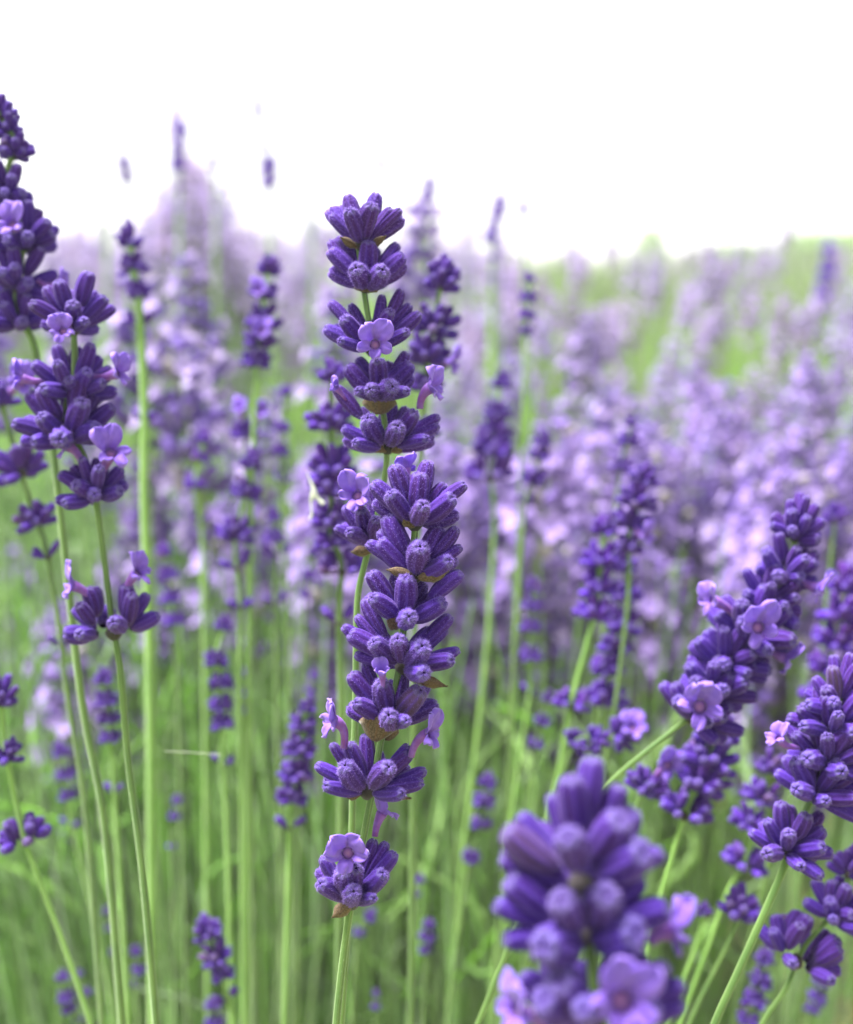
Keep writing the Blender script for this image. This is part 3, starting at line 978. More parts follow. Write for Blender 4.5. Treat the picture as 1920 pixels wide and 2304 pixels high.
explicit_whorl(A, dA, (805, 1200), [(580, 862, 132), (822, 890, 145), (588, 1030, 120), (842, 1160, 132), (1082, 1058, 130), (1198, 868, 110, 's'), (740, 880, 100, 'b'), (930, 930, 110, 'b')], Z2, H_,
    bracts=[((800, 1225), (690, 1190), 110, 2.2, 3.0)])
explicit_whorl(A, dA, (800, 1510), [(540, 1045, 100, 'b'), (488, 1158, 85, 'b'), (396, 1230, 85, 's'), (436, 1275, 130), (600, 1330, 122), (765, 1308, 122), (1125, 1160, 110, 'b'), (1095, 1250, 80, 'b'), (932, 1358, 150), (1180, 1390, 85, 's'), (1138, 1452, 112), (945, 1540, 128), (478, 1420, 90, 's')], Z2, H_, R_mm=8.2,
    bracts=[((820, 1560), (1095, 1635), 90, 2.0, 3.0, -.1)])
explicit_whorl(A, dA, (725, 1900), [(448, 1548, 132, 's'), (655, 1600, 140), (925, 1655, 150), (476, 1742, 115), (705, 1826, 132), (825, 1862, 95), (800, 1545, 105, 'b'), (975, 1640, 75, 'b'), (545, 1470, 90, 'b')], Z2, H_, R_mm=7.6,
    flowers=[((665, 1640), (660, 1545), (-.1, .8, .55), (0, .6, -.8), 3.8, 4.5, 5.2, .35)],
    bracts=[((605, 2005), (650, 1830), 265, 2.4, 3.2, .05), ((690, 2000), (720, 1850), 150, -1.0, -1.6)])
explicit_whorl(A, dA, (520, 655), [(298, 345, 75, 's'), (198, 478, 85, 's'), (252, 608, 85), (378, 475, 132), (402, 340, 110), (510, 285, 100, 'b'),
                                   (775, 352, 70, 's'), (790, 405, 95), (658, 485, 132), (868, 585, 100), (885, 508, 85, 's'), (745, 655, 90), (600, 400, 90, 'b')], Z3, H_, R_mm=7.6, back=3,
    flowers=[((372, 372), (318, 205), (-.85, .35, .45), (.35, .9, .1), 6.0, 2.2, 3.2), ((795, 425), (898, 285), (.85, .3, .35), (-.35, .95, .05), 5.8, 1.5, 2.6)],
    bracts=[((560, 660), (790, 690), 50, .8, 1.6, -.1), ((480, 665), (390, 680), 60, .8, 1.6)])
explicit_whorl(A, dA, (425, 1345), [(240, 1052, 92, 's'), (372, 1135, 135), (450, 1120, 110), (222, 1218, 112), (436, 1268, 122), (620, 1150, 112), (565, 1312, 75), (695, 1030, 102, 's'), (562, 945, 90, 'b'), (640, 965, 85, 'b')], Z3, H_, R_mm=7.4, back=3,
    flowers=[((400, 1120), (398, 1030), (-.1, .12, 1), (0, 1, -.1), 6.9, 4.6, 6.6), ((568, 925), (612, 780), (.45, .75, -.2), (-.8, .5, .2), 5.4, -1.0, -1.6)],
    bracts=[((430, 1345), (298, 1440), 95, 1.2, 1.6, -.15)])

dB = 0.189
B = make_stalk('purple lavender stalk rising just behind the sharpest one, bare stem under its second whorl')
pts = [(806, 545), (815, 610), (822, 670), (842, 800), (858, 900), (869, 980), (869, 1050), (852, 1150), (822, 1265), (806, 1340), (802, 1450), (800, 1600), (795, 1750), (790, 1950), (780, 2120), (768, 2304)]
add_stem(B, [unproj(x, y, dB) for x, y in pts], .00042, .00062, M_STEM, 1200, 8)
explicit_whorl(B, dB, (525, 465), [(428, 122, 112, 'b'), (622, 108, 105, 'b'), (592, 178, 125), (435, 215, 112), (315, 248, 85, 's'), (285, 228, 75, 'b'), (372, 200, 85, 'b'), (724, 208, 90, 's'), (785, 215, 75, 's')], Z1, H_, R_mm=8.2,
    bracts=[((560, 475), (690, 390), 60, .6, 2.4), ((510, 475), (370, 400), 60, .6, 2.4)])
explicit_whorl(B, dB, (550, 745), [(305, 488, 115, 's'), (308, 428, 85, 'b'), (570, 425, 122), (450, 450, 100, 'b'), (765, 448, 90, 'b'), (808, 520, 112, 's'), (483, 605, 132), (665, 618, 132), (620, 480, 90, 'b')], Z1, H_, R_mm=7.6,
    bracts=[((550, 765), (480, 690), 90, 1.4, 2.8), ((550, 765), (640, 700), 90, 1.4, 2.8)])
explicit_whorl(B, dB, (595, 1170), [(308, 838, 85, 'b'), (448, 858, 80, 'b'), (398, 945, 112), (272, 1015, 105, 's'), (372, 1098, 80), (662, 795, 80, 'b'), (792, 758, 90, 'b'), (720, 895, 95), (852, 860, 85, 'b'), (915, 915, 95, 's'), (835, 1038, 85)], Z1, H_, R_mm=8.4,
    flowers=[((615, 1210), (612, 1125), (.0, .05, 1), (0, 1, .15), 6.4, 4.8, 7.0)])
explicit_whorl(B, dB, (640, 1490), [(425, 1268, 122, 's'), (500, 1220, 90, 'b'), (630, 1225, 122), (858, 1258, 122, 's'), (825, 1180, 90, 'b'), (575, 1425, 105), (732, 1408, 132), (835, 1440, 85), (490, 1438, 80), (710, 1250, 90, 'b')], Z1, H_, R_mm=7.2,
    bracts=[((640, 1600), (640, 1450), 240, 2.0, 2.6), ((655, 1590), (720, 1460), 110, 1.2, 1.8)])
explicit_whorl(B, dB, (695, 1830), [(345, 1412, 100, 'b'), (560, 1618, 132), (392, 1690, 92, 's'), (472, 1785, 82), (738, 1540, 90, 'b'), (885, 1578, 112), (768, 1672, 122), (1045, 1610, 82, 's'), (1042, 1668, 88, 's'), (968, 1760, 85), (822, 1555, 85, 'b'), (520, 1560, 80, 'b')], Z1, H_, R_mm=8.6, back=3,
    flowers=[((915, 1560), (985, 1420), (.75, .35, .3), (-.4, .95, .1), 6.3, 1.5, 2.2), ((420, 1500), (355, 1425), (-.6, .6, .3), (.5, .8, 0), 3.2, 0, 0.6, .4)],
    bracts=[((690, 1850), (600, 1800), 80, 1.0, 2.5), ((720, 1850), (800, 1810), 80, 1.0, 2.5)])
explicit_whorl(B, dB, (600, 690), [(408, 415, 90), (520, 435, 105), (432, 585, 92), (620, 500, 90), (345, 560, 80, 's'), (590, 300, 80, 'b'), (640, 420, 80, 'b')], Z2, H_, R_mm=7.4, back=3,
    flowers=[((510, 470), (492, 345), (-.35, .3, .9), (.25, .95, -.1), 6.6, 3.5, 5.0)], bracts=[((600, 715), (450, 725), 80, 1.0, 1.6)])

# the big blurred stalk at the front
dJ = 0.119
J = make_stalk('large out of focus lavender stalk closest to us, at the bottom right of the centre')
pts = [(1305, 1990), (1318, 2060), (1332, 2160), (1345, 2304)]
add_stem(J, [unproj(x, y, dJ) for x, y in pts], .0005, .0007, M_STEM)
explicit_whorl(J, dJ, (500, 700), [(558, 112, 138, 'b'), (455, 200, 155), (365, 280, 90, 'b'), (685, 240, 120, 'b'), (690, 385, 175), (440, 470, 155), (155, 440, 155, 's'), (225, 370, 110, 'b'), (795, 535, 185), (880, 550, 110, 's'), (560, 300, 130, 'b'), (300, 420, 120, 'b')], Z7, BUD_MID, wscale=.94, R_mm=9.5, Lmax=6.6)
explicit_whorl(J, dJ, (520, 935), [(170, 665, 165, 's'), (410, 755, 160), (110, 785, 115, 's'), (622, 735, 175), (905, 800, 155, 's'), (325, 975, 200), (150, 945, 115, 's'), (760, 905, 200), (560, 700, 120, 'b')], Z7, BUD_MID, wscale=.94, R_mm=8.6, Lmax=6.4,
    flowers=[((820, 960), (900, 905), (.9, .1, -.2), (-.1, 1, 0), 6.8, -1.5, -2.0)])
explicit_whorl(J, dJ, (555, 1330), [(400, 1120, 190), (330, 1210, 170), (900, 1060, 120), (975, 1150, 110, 's'), (975, 1240, 110, 's'), (520, 1260, 150), (850, 1260, 140), (300, 1310, 140, 's')], Z7, BUD_MID, wscale=.94, R_mm=9.0, Lmax=6.4,
    flowers=[((690, 1300), (690, 1225), (.12, .25, 1), (.15, 1, 0), 8.0, 5.5, 7.4), ((330, 1330), (215, 1275), (-.75, .35, .5), (.2, .95, 0), 6.0, 2.0, 3.4)])

for o_ in list(J.children):
    for b_ in o_.children:
        if b_.name.startswith('bud'): b_.color = (b_.color[0] * .75, b_.color[1] * .7, b_.color[2] * .85, 1)   # a deeper coloured plant

# ================================================================== the other stalks, whorl by whorl
TOWARD = -FWD
def auto_whorl(root, d, cx, cy, wpx, axis, idx, style='n', individual=True, flowers=(), stages=None, tint=1.0, seed=0):
    """style n: full whorl, t: top tuft, p: a sparse pair"""
    r = np.random.default_rng(seed * 977 + idx * 31 + int(cx))
    W = wpx * 1.05 * d / FPX
    axis = Vector(axis).normalized()
    c = unproj(cx, cy, d)
    node = c - axis * (W * .22)
    X = axis.orthogonal().normalized(); Y = axis.cross(X)
    buds = []
    lb = W * .46
    if style == 'p':
        for s in (-1, 1):
            for q in range(2):
                side = (RIGHT - axis * RIGHT.dot(axis)).normalized() * s + TOWARD * r.uniform(-.7, .8)
                v = side.normalized() * r.uniform(.35, .46) * W + axis * r.uniform(.2, .5) * W
                buds.append((node + v, .6))
        lb = W * .40
    elif style == 's':
        sdv = (RIGHT - axis * RIGHT.dot(axis)).normalized()
        nrm = axis.cross(sdv)
        for s in (-1, 1):
            for q in range(8):
                a_ = R(-64 + 128 * q / 7 + r.uniform(-12, 12)); el = (.12, .75, 1.05, .2, .65, .1, 1.0, .5)[q] + r.uniform(-.12, .15)
                v = (sdv * s * math.cos(a_) + nrm * math.sin(a_)) * math.cos(el) * .47 * W + axis * (.04 + math.sin(el) * .50) * W
                buds.append((node + v, 1 - el, sdv * s * .13 * W + axis * .03 * W))
        lb = W * .36
    else:
        lay = [(7, .06, .47, .9), (7, .32, .46, .5), (5, .58, .30, .15)] if style == 'n' else [(6, .14, .42, .8), (6, .42, .38, .4), (4, .66, .22, .1), (1, .8, .04, .1)]
        ph = r.uniform(0, 6.28)
        for (n_, a, b, low) in lay:
            ph += .45
            for k in range(n_):
                if r.random() < .09: continue
                th_ = ph + 2 * math.pi * (k + r.uniform(-.22, .22)) / n_
                v = axis * (a * .86 + r.normal(0, .05)) * W + (X * math.cos(th_) + Y * math.sin(th_)) * b * W * r.uniform(.80, 1.12)
                buds.append((node + v, low))
    bw = W * {'p': .19, 's': .165}.get(style, .185)
    if individual:
        wh = link('whorl', recept_mesh(axis, W * .09), root, node - root.location)
        for tip, low, *og in buds:
            v = tip - node - (og[0] if og else Vector())
            L = min(v.length * .88, lb * r.uniform(.8, 1.1))
            o = place_bud(wh, node, tip - v.normalized() * L, tip, bw * r.uniform(.78, 1.1), low, BUD_MID)
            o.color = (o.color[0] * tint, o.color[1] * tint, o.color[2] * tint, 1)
    else:
        VV, FF, AL, RB, CC, nb_ = [], [], [], [], [], 0
        for tip, low, *og in buds:
            v = tip - node - (og[0] if og else Vector())
            L = min(v.length * .88, lb)
            Mx = np.array(align(v, r.uniform(0, 6.28), bw / 2, bw / 2, L, (tip - v.normalized() * L) - node))
            V, F, al_, rb_ = BUD_LOW[int(r.integers(3))]
            VV.append(V @ Mx[:3, :3].T + Mx[:3, 3]); FF.append(F + nb_); nb_ += len(V); AL.append(al_); RB.append(rb_)
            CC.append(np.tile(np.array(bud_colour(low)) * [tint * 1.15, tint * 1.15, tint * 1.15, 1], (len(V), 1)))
        V, F = np.array(recept_mesh(axis, W * .09).vertices[0].co)[None] * 0, None
        wh = link('whorl', mesh_np('whorl', np.concatenate(VV), np.concatenate(FF), M_BUDC, {'along': ('FLOAT', np.concatenate(AL)), 'rib': ('FLOAT', np.concatenate(RB)), 'Col': ('FLOAT_COLOR', np.concatenate(CC))}), root, node - root.location)
    for f in flowers:
        # (mouth x, mouth y, size px, face (right, up, toward), up)
        mx, my, sp, face, up = f
        toW = lambda v: RIGHT * v[0] + UP * v[1] - FWD * v[2]
        S = sp * d / FPX
        off = face[2] * W * .55
        Mo = unproj(mx, my, d - off)
        Bq = node + (Mo - node) * .45 + axis * W * .08
        add_corolla(wh, node, Bq, Mo, toW(face), toW(up), S, int(mx), 1.0)
    return node

def stalk(label, d, whorls, tail, group=None, individual=None, light=False, tint=1.0, d2=None, stem_r=None):
    """whorls: (x, y, width, style, flowers) from the top; tail: stem points below"""
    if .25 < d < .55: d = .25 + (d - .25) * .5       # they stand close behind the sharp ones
    root = make_stalk(label, group)
    cs = [(w[0], w[1]) for w in whorls]
    allp = cs + list(tail)
    nn = len(allp)
    dep = [d + ((d2 or d) - d) * i / max(1, nn - 1) for i in range(nn)]
    pts = [unproj(x, y, q) for (x, y), q in zip(allp, dep)]
    if individual is None: individual = d < .34
    rr = stem_r or .00062
    add_stem(root, pts, rr * .75, rr, M_STEML if light else M_STEM, 0, 4)
    for i, w in enumerate(whorls):
        a = pts[max(0, i - 1)] - pts[min(nn - 1, i + 1)]
        st = w[3] if len(w) > 3 else ('t' if i == 0 else 'n')
        fl = w[4] if len(w) > 4 else ()
        auto_whorl(root, dep[i], w[0], w[1], w[2], a, i, st, individual, fl, tint=tint, seed=int(label.__hash__() % 1 or len(label)))
    return root

FR = (0, .1, 1); UPV = (0, 1, 0)
stalk('purple stalk in the left group with two bright flowers spreading from its lowest whorl', .205,
      [(165, 700, 190, 'n', [(142, 745, 72, (-.1, .2, 1), UPV)]), (168, 842, 185, 'n', [(262, 840, 85, (.8, .3, .3), (-.3, .9, 0)), (50, 850, 75, (-.8, .4, .2), (.3, .9, 0))]), (150, 940, 225, 'n'),
       (208, 1080, 168, 'n', [(155, 1005, 80, (-.8, .4, .3), (.5, .8, 0)), (250, 1020, 105, (.35, .5, .7), (-.2, .9, .2))]),
       (250, 1378, 220, 's', [(165, 1318, 85, (-.85, .3, .35), (.3, .9, 0)), (308, 1290, 85, (.6, .5, .3), (-.5, .85, 0))])],
      [(270, 1500), (290, 1720), (320, 1950), (352, 2304)])
stalk('purple stalk cut by the left edge of the frame, tallest against the white sky', .222,
      [(-8, 248, 100, 't'), (12, 280, 80, 'n'), (32, 330, 92, 'n'), (12, 418, 142, 'n'), (52, 522, 152, 'n', [(28, 505, 85, (-.1, .35, .9), UPV)]), (45, 612, 172, 'n', [(135, 640, 60, (.8, .3, .2), UPV)]), (38, 702, 148, 'n')],
      [(72, 760), (86, 820), (103, 900), (119, 1000), (150, 1280), (185, 1580), (235, 1850), (275, 2304)])
stalk('purple stalk low at the left edge with four separate whorls, under the group of flowers', .255,
      [(-2, 890, 95, 't', [(48, 862, 85, (.5, .3, .7), UPV)]), (42, 1040, 125, 'n'), (78, 1158, 95, 'n'), (105, 1238, 82, 'p'), (138, 1440, 60, 'p')],
      [(150, 1550), (190, 1800), (215, 2100), (230, 2304)], tint=1.15)
stalk('short purple stalk at the lower left edge on a thick pale stem leaning right', .235,
      [(2, 1565, 95, 't'), (14, 1690, 80, 'n'), (52, 1870, 125, 's')],
      [(85, 1970), (135, 2100), (205, 2304)], light=True)
stalk('slim blue violet stalk on a pale green stem between the left group and the centre', .36,
      [(292, 535, 75, 't'), (297, 590, 72, 'n'), (310, 650, 68, 'n'), (316, 718, 70, 'p'), (326, 938, 56, 'p')],
      [(325, 1100), (334, 1350), (340, 1650), (345, 2304)], light=True, tint=1.4, individual=True, stem_r=.0011)
stalk('purple stalk with two pinkish flowers one above the other, left of the central spike top', .36,
      [(606, 600, 66, 't'), (592, 650, 74, 'n', [(582, 655, 52, (0, .4, .9), UPV)]), (592, 715, 88, 'n'), (585, 760, 76, 'n', [(588, 745, 55, (0, .3, 1), UPV)]), (578, 805, 72, 'n')],
      [(572, 950), (565, 1200), (560, 1500)], tint=1.25, individual=True, light=True)
stalk('blurred violet stalk directly behind the left side of the central stalk', .265,
      [(748, 838, 74, 't'), (742, 935, 108, 'n'), (752, 1038, 122, 'n'), (748, 1090, 104, 'n'), (745, 1160, 96, 'n'), (746, 1208, 80, 'n'), (768, 1265, 112, 's'), (763, 1385, 84, 'p')],
      [(765, 1480), (768, 1700), (760, 2304)], tint=1.35)
stalk('dark violet stalk peeping out behind the right side of the central spike top', .265,
      [(996, 622, 108, 't'), (978, 718, 110, 'n'), (966, 788, 112, 'n', [(1012, 815, 70, (.8, .1, .4), UPV)]), (958, 860, 80, 'n'), (950, 960, 80, 'n')],
      [(945, 1100), (935, 1400), (930, 1700), (925, 2304)])
# mid-left
stalk('blurred purple stalk of several dense whorls left of the centre, above paired buds', .36,
      [(566, 1040, 64, 't'), (556, 1100, 78, 'n'), (532, 1190, 92, 'n'), (531, 1262, 86, 'p'), (541, 1352, 76, 'p')],
      [(540, 1500), (545, 1800), (550, 2304)], tint=1.35, light=True)
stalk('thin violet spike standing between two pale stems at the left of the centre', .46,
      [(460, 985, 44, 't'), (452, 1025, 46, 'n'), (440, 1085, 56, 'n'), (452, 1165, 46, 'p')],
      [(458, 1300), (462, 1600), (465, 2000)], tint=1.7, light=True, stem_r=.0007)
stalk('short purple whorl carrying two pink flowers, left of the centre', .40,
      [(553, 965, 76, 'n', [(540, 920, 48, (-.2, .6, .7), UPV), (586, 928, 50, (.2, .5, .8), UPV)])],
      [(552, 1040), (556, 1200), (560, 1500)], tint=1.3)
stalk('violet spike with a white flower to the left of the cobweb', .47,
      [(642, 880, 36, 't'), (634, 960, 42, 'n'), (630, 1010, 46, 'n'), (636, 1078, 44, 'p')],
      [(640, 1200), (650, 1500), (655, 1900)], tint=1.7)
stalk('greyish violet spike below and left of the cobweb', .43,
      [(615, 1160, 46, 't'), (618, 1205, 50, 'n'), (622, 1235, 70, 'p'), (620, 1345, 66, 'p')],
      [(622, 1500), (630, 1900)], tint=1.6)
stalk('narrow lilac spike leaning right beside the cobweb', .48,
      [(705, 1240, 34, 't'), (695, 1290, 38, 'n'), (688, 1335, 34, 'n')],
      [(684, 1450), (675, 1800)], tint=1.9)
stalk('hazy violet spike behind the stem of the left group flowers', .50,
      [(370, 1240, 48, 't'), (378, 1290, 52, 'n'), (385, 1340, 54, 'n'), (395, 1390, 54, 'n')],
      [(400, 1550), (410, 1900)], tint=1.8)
stalk('violet stalk with stacked whorls and one pair of buds far below, left of the centre', .35,
      [(503, 1405, 50, 't'), (488, 1480, 60, 'n'), (497, 1530, 62, 'n'), (498, 1580, 60, 'n'), (502, 1622, 58, 'n'), (501, 1712, 56, 'p')],
      [(508, 1820), (515, 2000), (520, 2304)], tint=1.3, light=True, individual=True)
stalk('slender violet spike beside the stacked one, just to its right', .52,
      [(547, 1515, 28, 't'), (548, 1555, 30, 'n'), (549, 1595, 30, 'n')], [(553, 1700), (560, 2000)], tint=1.7)
stalk('violet stalk with open lower whorls close left of the lower central stalk', .30,
      [(692, 1590, 52, 't'), (684, 1628, 70, 'n'), (678, 1678, 80, 'n'), (668, 1732, 86, 'n'), (660, 1785, 74, 'n'), (652, 1848, 78, 'p')],
      [(650, 1950), (640, 2304)], tint=1.15, light=True)
stalk('small violet spike tilted right behind the open whorled stalk', .50,
      [(708, 1520, 30, 't'), (698, 1550, 32, 'n')], [(680, 1620), (650, 1900)], tint=1.7)
stalk('small solitary dull violet spike in the green stems at lower left', .47,
      [(399, 1800, 28, 't'), (395, 1835, 30, 'n'), (386, 1905, 30, 'p')], [(390, 2000), (395, 2304)], tint=1.6)
stalk('violet stalk on a yellowish stem between two green stems at the left', .34,
      [(232, 1525, 56, 't'), (238, 1570, 60, 'n'), (245, 1612, 56, 'n'), (249, 1655, 52, 'n'), (257, 1775, 54, 'p')],
      [(262, 1860), (275, 2050), (288, 2304)], tint=1.3, light=True, individual=True, stem_r=.0007)
stalk('faded violet spike at the far left above a pair of buds', .42,
      [(135, 1690, 48, 't'), (146, 1740, 48, 'n'), (152, 1785, 46, 'n'), (160, 1850, 52, 'p')], [(180, 1930), (215, 2080), (260, 2304)], tint=1.5, light=True)
stalk('violet spike with a tuft of buds at the bottom, left of the centre', .31,
      [(468, 2092, 80, 't'), (485, 2145, 84, 'n'), (500, 2185, 62, 'n'), (510, 2238, 64, 'p')], [(525, 2290), (532, 2340)], tint=1.2, light=True)
stalk('dim violet whorl at the bottom edge below the tufted spike', .40,
      [(478, 2262, 44, 't'), (482, 2300, 48, 'n')], [(490, 2360), (500, 2450)], tint=1.4)
stalk('little purple spike near the bottom left corner', .38,
      [(140, 2200, 36, 't'), (147, 2240, 44, 'n'), (154, 2268, 40, 'n'), (176, 2296, 30, 'p')], [(190, 2350), (200, 2450)], tint=1.15)
stalk('tiny purple bud cluster right of the bottom left corner spike', .42,
      [(180, 2190, 22, 't'), (193, 2230, 28, 'n')], [(205, 2300), (215, 2400)], tint=1.2)
stalk('dark withered violet spike between two stems at lower left', .48,
      [(241, 2050, 24, 't'), (248, 2085, 26, 'n'), (258, 2140, 24, 'n')], [(268, 2220), (280, 2330)], tint=.8)
stalk('small purple bud tuft beside a long stem near the bottom left', .44,
      [(306, 2140, 34, 't'), (316, 2178, 42, 'n'), (306, 2215, 26, 'p')], [(312, 2280), (318, 2400)], tint=1.1)
# mid-right
stalk('blurred violet stalk with a broad base on a pale stem right of the central stalk', .47,
      [(1130, 858, 58, 't'), (1120, 920, 68, 'n'), (1115, 960, 84, 'n'), (1108, 1002, 100, 'n'), (1102, 1052, 122, 's')],
      [(1112, 1150), (1108, 1280), (1096, 1450), (1075, 1650), (1045, 1900)], tint=1.4, light=True, individual=True, stem_r=.0007)
stalk('violet stalk tilted right beside the broad based one', .40,
      [(1222, 990, 50, 't'), (1215, 1020, 52, 'n'), (1204, 1072, 64, 'n'), (1184, 1122, 52, 'p')],
      [(1170, 1300), (1150, 1600)], tint=1.4)
stalk('violet spike with an orange speck beside it, right of the centre', .40,
      [(1420, 950, 36, 't'), (1415, 985, 54, 'n'), (1398, 1045, 60, 'n')], [(1385, 1150), (1360, 1400)], tint=1.35)
stalk('purple stalk with a pink flower under its dense head, right of the centre', .31,
      [(1448, 1075, 84, 't'), (1436, 1115, 92, 'n'), (1418, 1165, 88, 'n', [(1452, 1205, 62, (.6, .3, .7), UPV)]), (1415, 1225, 74, 'n')],
      [(1415, 1330), (1390, 1550), (1350, 1800)], tint=1.1)
stalk('blue violet stalk with greenish gaps between whorls, on a bright stem', .32,
      [(1362, 1185, 72, 't'), (1354, 1250, 92, 'n'), (1348, 1310, 88, 'n'), (1342, 1370, 98, 'n'), (1288, 1575, 90, 's')],
      [(1262, 1720), (1225, 1880), (1190, 2100)], tint=2.0, light=True, stem_r=.0008)
# the node between: the bright stem shows between the third and fourth whorl
stalk('purple stalk of loose ring shaped whorls right of the bright stem', .34,
      [(1406, 1270, 66, 't'), (1408, 1330, 80, 'n'), (1404, 1400, 92, 'n'), (1385, 1450, 80, 'n'), (1365, 1495, 84, 'n'), (1368, 1560, 104, 'n')],
      [(1360, 1650), (1330, 1900)], tint=1.5, individual=True)
stalk('blurred violet stalk between the central stalk and the bright stem', .42,
      [(1202, 1320, 46, 't'), (1200, 1360, 54, 'n'), (1196, 1405, 56, 'n'), (1195, 1470, 58, 'n'), (1194, 1555, 54, 'p')], [(1180, 1640), (1150, 1850), (1120, 2100)], tint=1.5, light=True)
stalk('purple streaked spike leaning right low beside the bright stem', .40,
      [(1235, 1570, 40, 't'), (1222, 1620, 44, 'n'), (1208, 1670, 40, 'n')], [(1190, 1760), (1160, 1950)], tint=1.1)
stalk('purple stalk with a pink flower and a reddish centre, above the large front stalk', .29,
      [(1405, 1650, 86, 'n', [(1424, 1640, 78, (.1, .6, .7), UPV)]), (1350, 1668, 74, 'n'), (1300, 1665, 72, 'n')],
      [(1260, 1760), (1210, 1950), (1180, 2150)], tint=1.05)
# right group
stalk('large purple stalk leaning right with two wide open flowers facing us', .215,
      [(1797, 1178, 150, 't'), (1778, 1268, 165, 'n', [(1835, 1322, 85, (.7, -.2, .4), (-.2, .9, 0))]), (1742, 1335, 165, 'n'), (1706, 1400, 215, 'n', [(1706, 1412, 108, (.05, .15, 1), (.25, 1, 0)), (1605, 1352, 90, (-.85, .3, .3), (.3, .9, 0)), (1765, 1480, 85, (.8, -.2, .3), (-.2, 1, 0))]),
       (1655, 1462, 190, 'n'), (1618, 1525, 180, 'n'), (1585, 1585, 195, 'n', [(1575, 1590, 120, (-.05, .1, 1), (.2, 1, 0))])],
      [(1500, 1655), (1390, 1745), (1280, 1860), (1180, 2050)])
stalk('purple stalk of open whorls under the big leaning stalk', .245,
      [(1612, 1645, 120, 't'), (1602, 1695, 130, 'n'), (1582, 1748, 130, 'n'), (1550, 1812, 130, 's')],
      [(1520, 1900), (1470, 2080), (1420, 2304)], light=True)
stalk('short purple stalk carrying a narrow bright flower left of the open whorls', .25,
      [(1458, 1758, 104, 'n', [(1503, 1722, 84, (.2, .2, .8), (.3, .9, 0))])],
      [(1420, 1850), (1370, 2050), (1330, 2304)])
stalk('dark purple stalk cut by the right edge on a thick green stem running down left', .195,
      [(1890, 1560, 175, 't'), (1880, 1610, 190, 'n'), (1868, 1675, 210, 'n', [(1752, 1662, 70, (-.4, .6, .3), (.2, .9, 0))]), (1850, 1750, 205, 'n'), (1785, 1880, 190, 'n')],
      [(1763, 1955), (1700, 2100), (1655, 2200), (1608, 2304)], stem_r=.00085)
stalk('blue violet blurred stalk half hidden behind the dark right-edge stalk', .28,
      [(1735, 1720, 80, 't'), (1716, 1785, 92, 'n'), (1690, 1840, 86, 'n'), (1680, 1930, 112, 's')],
      [(1640, 2000), (1590, 2140), (1530, 2304)], tint=1.45, light=True)
stalk('purple stalk with one bud cluster left of the thick green stem', .245,
      [(1672, 2035, 105, 'n')], [(1640, 2120), (1580, 2240), (1545, 2320)])
stalk('single pair of upright purple buds left of the bud cluster, near the lower right', .27,
      [(1584, 2050, 44, 't')], [(1570, 2120), (1500, 2304)], light=True)
stalk('purple stalk at the lower right edge with a whorl spreading both ways from its stem', .215,
      [(1915, 1945, 110, 't'), (1890, 2035, 155, 'n'), (1812, 2128, 210, 's')], [(1770, 2220), (1715, 2304)])
stalk('violet blurred spike in the lower right corner left of the spreading whorl', .33,
      [(1722, 2155, 54, 't'), (1712, 2200, 60, 'n'), (1702, 2245, 62, 'n'), (1686, 2290, 56, 'n')], [(1670, 2350), (1650, 2450)], tint=1.3, individual=True)
stalk('faint violet spike over tan ground near the lower right corner', .40,
      [(1850, 2205, 46, 't'), (1842, 2240, 46, 'n'), (1830, 2268, 40, 'n')], [(1815, 2340), (1800, 2450)], tint=1.3)
stalk('rounded violet bud head peeping behind the tip of the big leaning stalk', .38,
      [(1880, 1160, 66, 't')], [(1870, 1260), (1850, 1450)], tint=1.4)
stalk('hazy purple stalk with crowded whorls at the right edge behind the leaning stalk', .34,
      [(1905, 1310, 100, 't'), (1898, 1370, 115, 'n'), (1885, 1430, 110, 'n'), (1862, 1495, 95, 'n'), (1840, 1560, 80, 'n')],
      [(1800, 1700), (1740, 1900), (1690, 2100)], tint=1.5, individual=False)
stalk('blurred violet spike with a lilac lower whorl right of the lower central stalk', .40,
      [(1098, 1760, 50, 't'), (1092, 1800, 58, 'n'), (1085, 1850, 54, 'n'), (1060, 1925, 50, 'n')], [(1045, 2020), (1020, 2200), (1000, 2400)], tint=1.2)
stalk('small violet spike in the green near the bottom right of the central stem', .42,
      [(965, 2080, 36, 't'), (962, 2105, 42, 'n'), (958, 2135, 34, 'n')], [(955, 2220), (950, 2400)], tint=1.4)
stalk('faint lilac bud head above the small violet spike, right of the central stem', .46,
      [(945, 1980, 28, 't'), (938, 2010, 22, 'n')], [(930, 2100), (925, 2300)], tint=1.6)
stalk('tiny blue violet spike at the bottom just right of the central stem', .46,
      [(847, 2235, 22, 't'), (846, 2262, 24, 'n')], [(845, 2320), (842, 2450)], tint=1.4)
stalk('violet bud pair close behind the central stem below its lowest whorl', .40,
      [(832, 2062, 40, 't'), (810, 2095, 34, 'n')], [(800, 2180), (790, 2350)], tint=1.4)
stalk('upright violet spike alone against the pale field, right of the central spike top', .48,
      [(1192, 625, 36, 't'), (1190, 665, 42, 'n'), (1188, 705, 42, 'n'), (1184, 742, 34, 'n')], [(1180, 850), (1170, 1100)], tint=1.6, light=True)

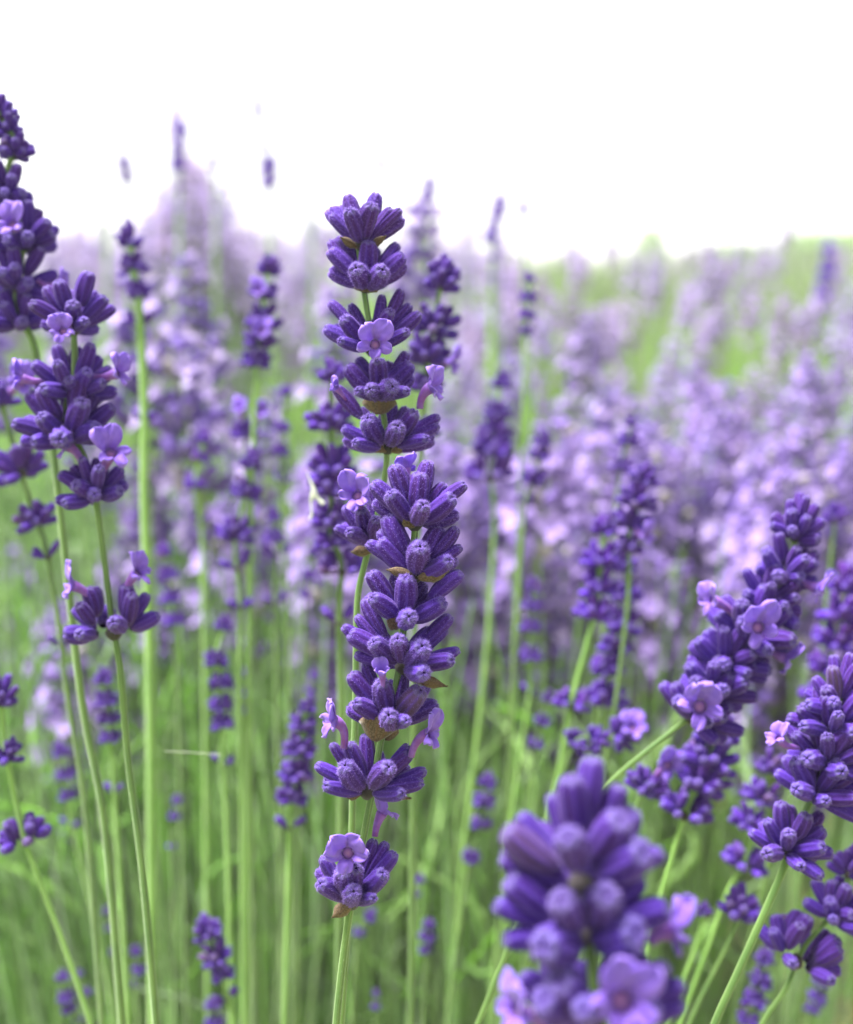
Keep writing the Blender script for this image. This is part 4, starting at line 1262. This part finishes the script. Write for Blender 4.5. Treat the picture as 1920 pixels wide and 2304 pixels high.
# spikes that stand up against the white sky, further off
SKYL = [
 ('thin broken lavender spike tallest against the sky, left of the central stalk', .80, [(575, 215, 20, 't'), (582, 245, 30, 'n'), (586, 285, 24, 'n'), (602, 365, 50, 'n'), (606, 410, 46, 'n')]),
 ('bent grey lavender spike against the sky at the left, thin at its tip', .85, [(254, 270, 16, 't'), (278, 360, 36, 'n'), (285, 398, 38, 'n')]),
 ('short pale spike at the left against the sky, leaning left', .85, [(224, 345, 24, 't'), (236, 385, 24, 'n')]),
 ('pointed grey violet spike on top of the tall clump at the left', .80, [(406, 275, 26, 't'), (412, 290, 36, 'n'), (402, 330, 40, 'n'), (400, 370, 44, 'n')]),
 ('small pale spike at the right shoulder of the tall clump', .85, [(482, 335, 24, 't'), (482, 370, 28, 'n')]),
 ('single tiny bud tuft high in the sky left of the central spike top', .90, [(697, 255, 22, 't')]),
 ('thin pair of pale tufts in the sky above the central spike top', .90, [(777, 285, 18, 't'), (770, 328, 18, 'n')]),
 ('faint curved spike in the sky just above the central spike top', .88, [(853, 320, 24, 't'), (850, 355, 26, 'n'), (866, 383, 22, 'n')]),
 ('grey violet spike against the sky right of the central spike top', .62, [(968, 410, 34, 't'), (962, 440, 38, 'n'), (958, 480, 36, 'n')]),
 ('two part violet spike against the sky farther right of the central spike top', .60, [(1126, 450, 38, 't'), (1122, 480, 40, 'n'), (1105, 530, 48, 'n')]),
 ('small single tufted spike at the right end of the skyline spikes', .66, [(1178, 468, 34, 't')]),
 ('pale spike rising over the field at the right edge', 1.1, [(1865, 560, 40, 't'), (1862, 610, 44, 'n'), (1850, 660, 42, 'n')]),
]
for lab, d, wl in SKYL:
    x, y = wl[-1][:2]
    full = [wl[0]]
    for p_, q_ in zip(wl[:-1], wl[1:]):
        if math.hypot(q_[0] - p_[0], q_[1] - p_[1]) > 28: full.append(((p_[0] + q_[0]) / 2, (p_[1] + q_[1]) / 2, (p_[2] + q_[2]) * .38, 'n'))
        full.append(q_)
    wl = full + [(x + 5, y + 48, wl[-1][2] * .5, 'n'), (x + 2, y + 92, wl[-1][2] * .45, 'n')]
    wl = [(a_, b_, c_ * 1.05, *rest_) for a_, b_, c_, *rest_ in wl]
    stalk(lab, d * 1.35, wl, [(x + 4, y + 130), (x + 6, y + 320)], tint=2.6, light=True, individual=False, stem_r=.0018)  # tint lifts the bud colour, painting in part of the haze fade

# ------------------------------------------------------------------ cobweb, thread, leaf
m, nt = new_mat('web_silk')
finish(nt, translucent_mix(nt, principled(nt, (.62, .64, .58), .6), (.6, .62, .55), .4))
M_WEB = m
dW = .235
root = bpy.data.objects.new('cobweb', None); COL.objects.link(root)
root.location = unproj(706, 1120, dW)
tag(root, 'wisp of pale cobweb hanging left of the central stalk', 'cobweb')
def strand(ptsx, rad, name='strand'):
    P = catmull([np.array(unproj(x, y, dW) - root.location) for x, y in ptsx], 6)
    V, F, _ = sweep(P, rad, 6, 0)
    link(name, mesh_np(name, V, F, M_WEB), root)
strand([(690, 1060), (700, 1085), (706, 1102), (708, 1118)], np.interp(np.arange(19), [0, 18], [.00006, .0006]))
strand([(706, 1108), (700, 1130), (702, 1155), (697, 1168)], np.interp(np.arange(19), [0, 6, 18], [.0006, .00022, .0002]))
strand([(706, 1110), (716, 1122), (728, 1134)], np.interp(np.arange(13), [0, 6, 12], [.0006, .0003, .0004]))
dT = .23
root = bpy.data.objects.new('dry_grass_thread', None); COL.objects.link(root)
root.location = unproj(430, 1692, dT)
tag(root, 'thin pale thread stretched level between stems left of the centre', 'thread')
V, F, _ = sweep(catmull([np.array(unproj(x, y, dT) - root.location) for x, y in ((372, 1690), (430, 1693), (498, 1698))], 6), .00005, 6, 0)
link('strand', mesh_np('strand', V, F, M_WEB), root)
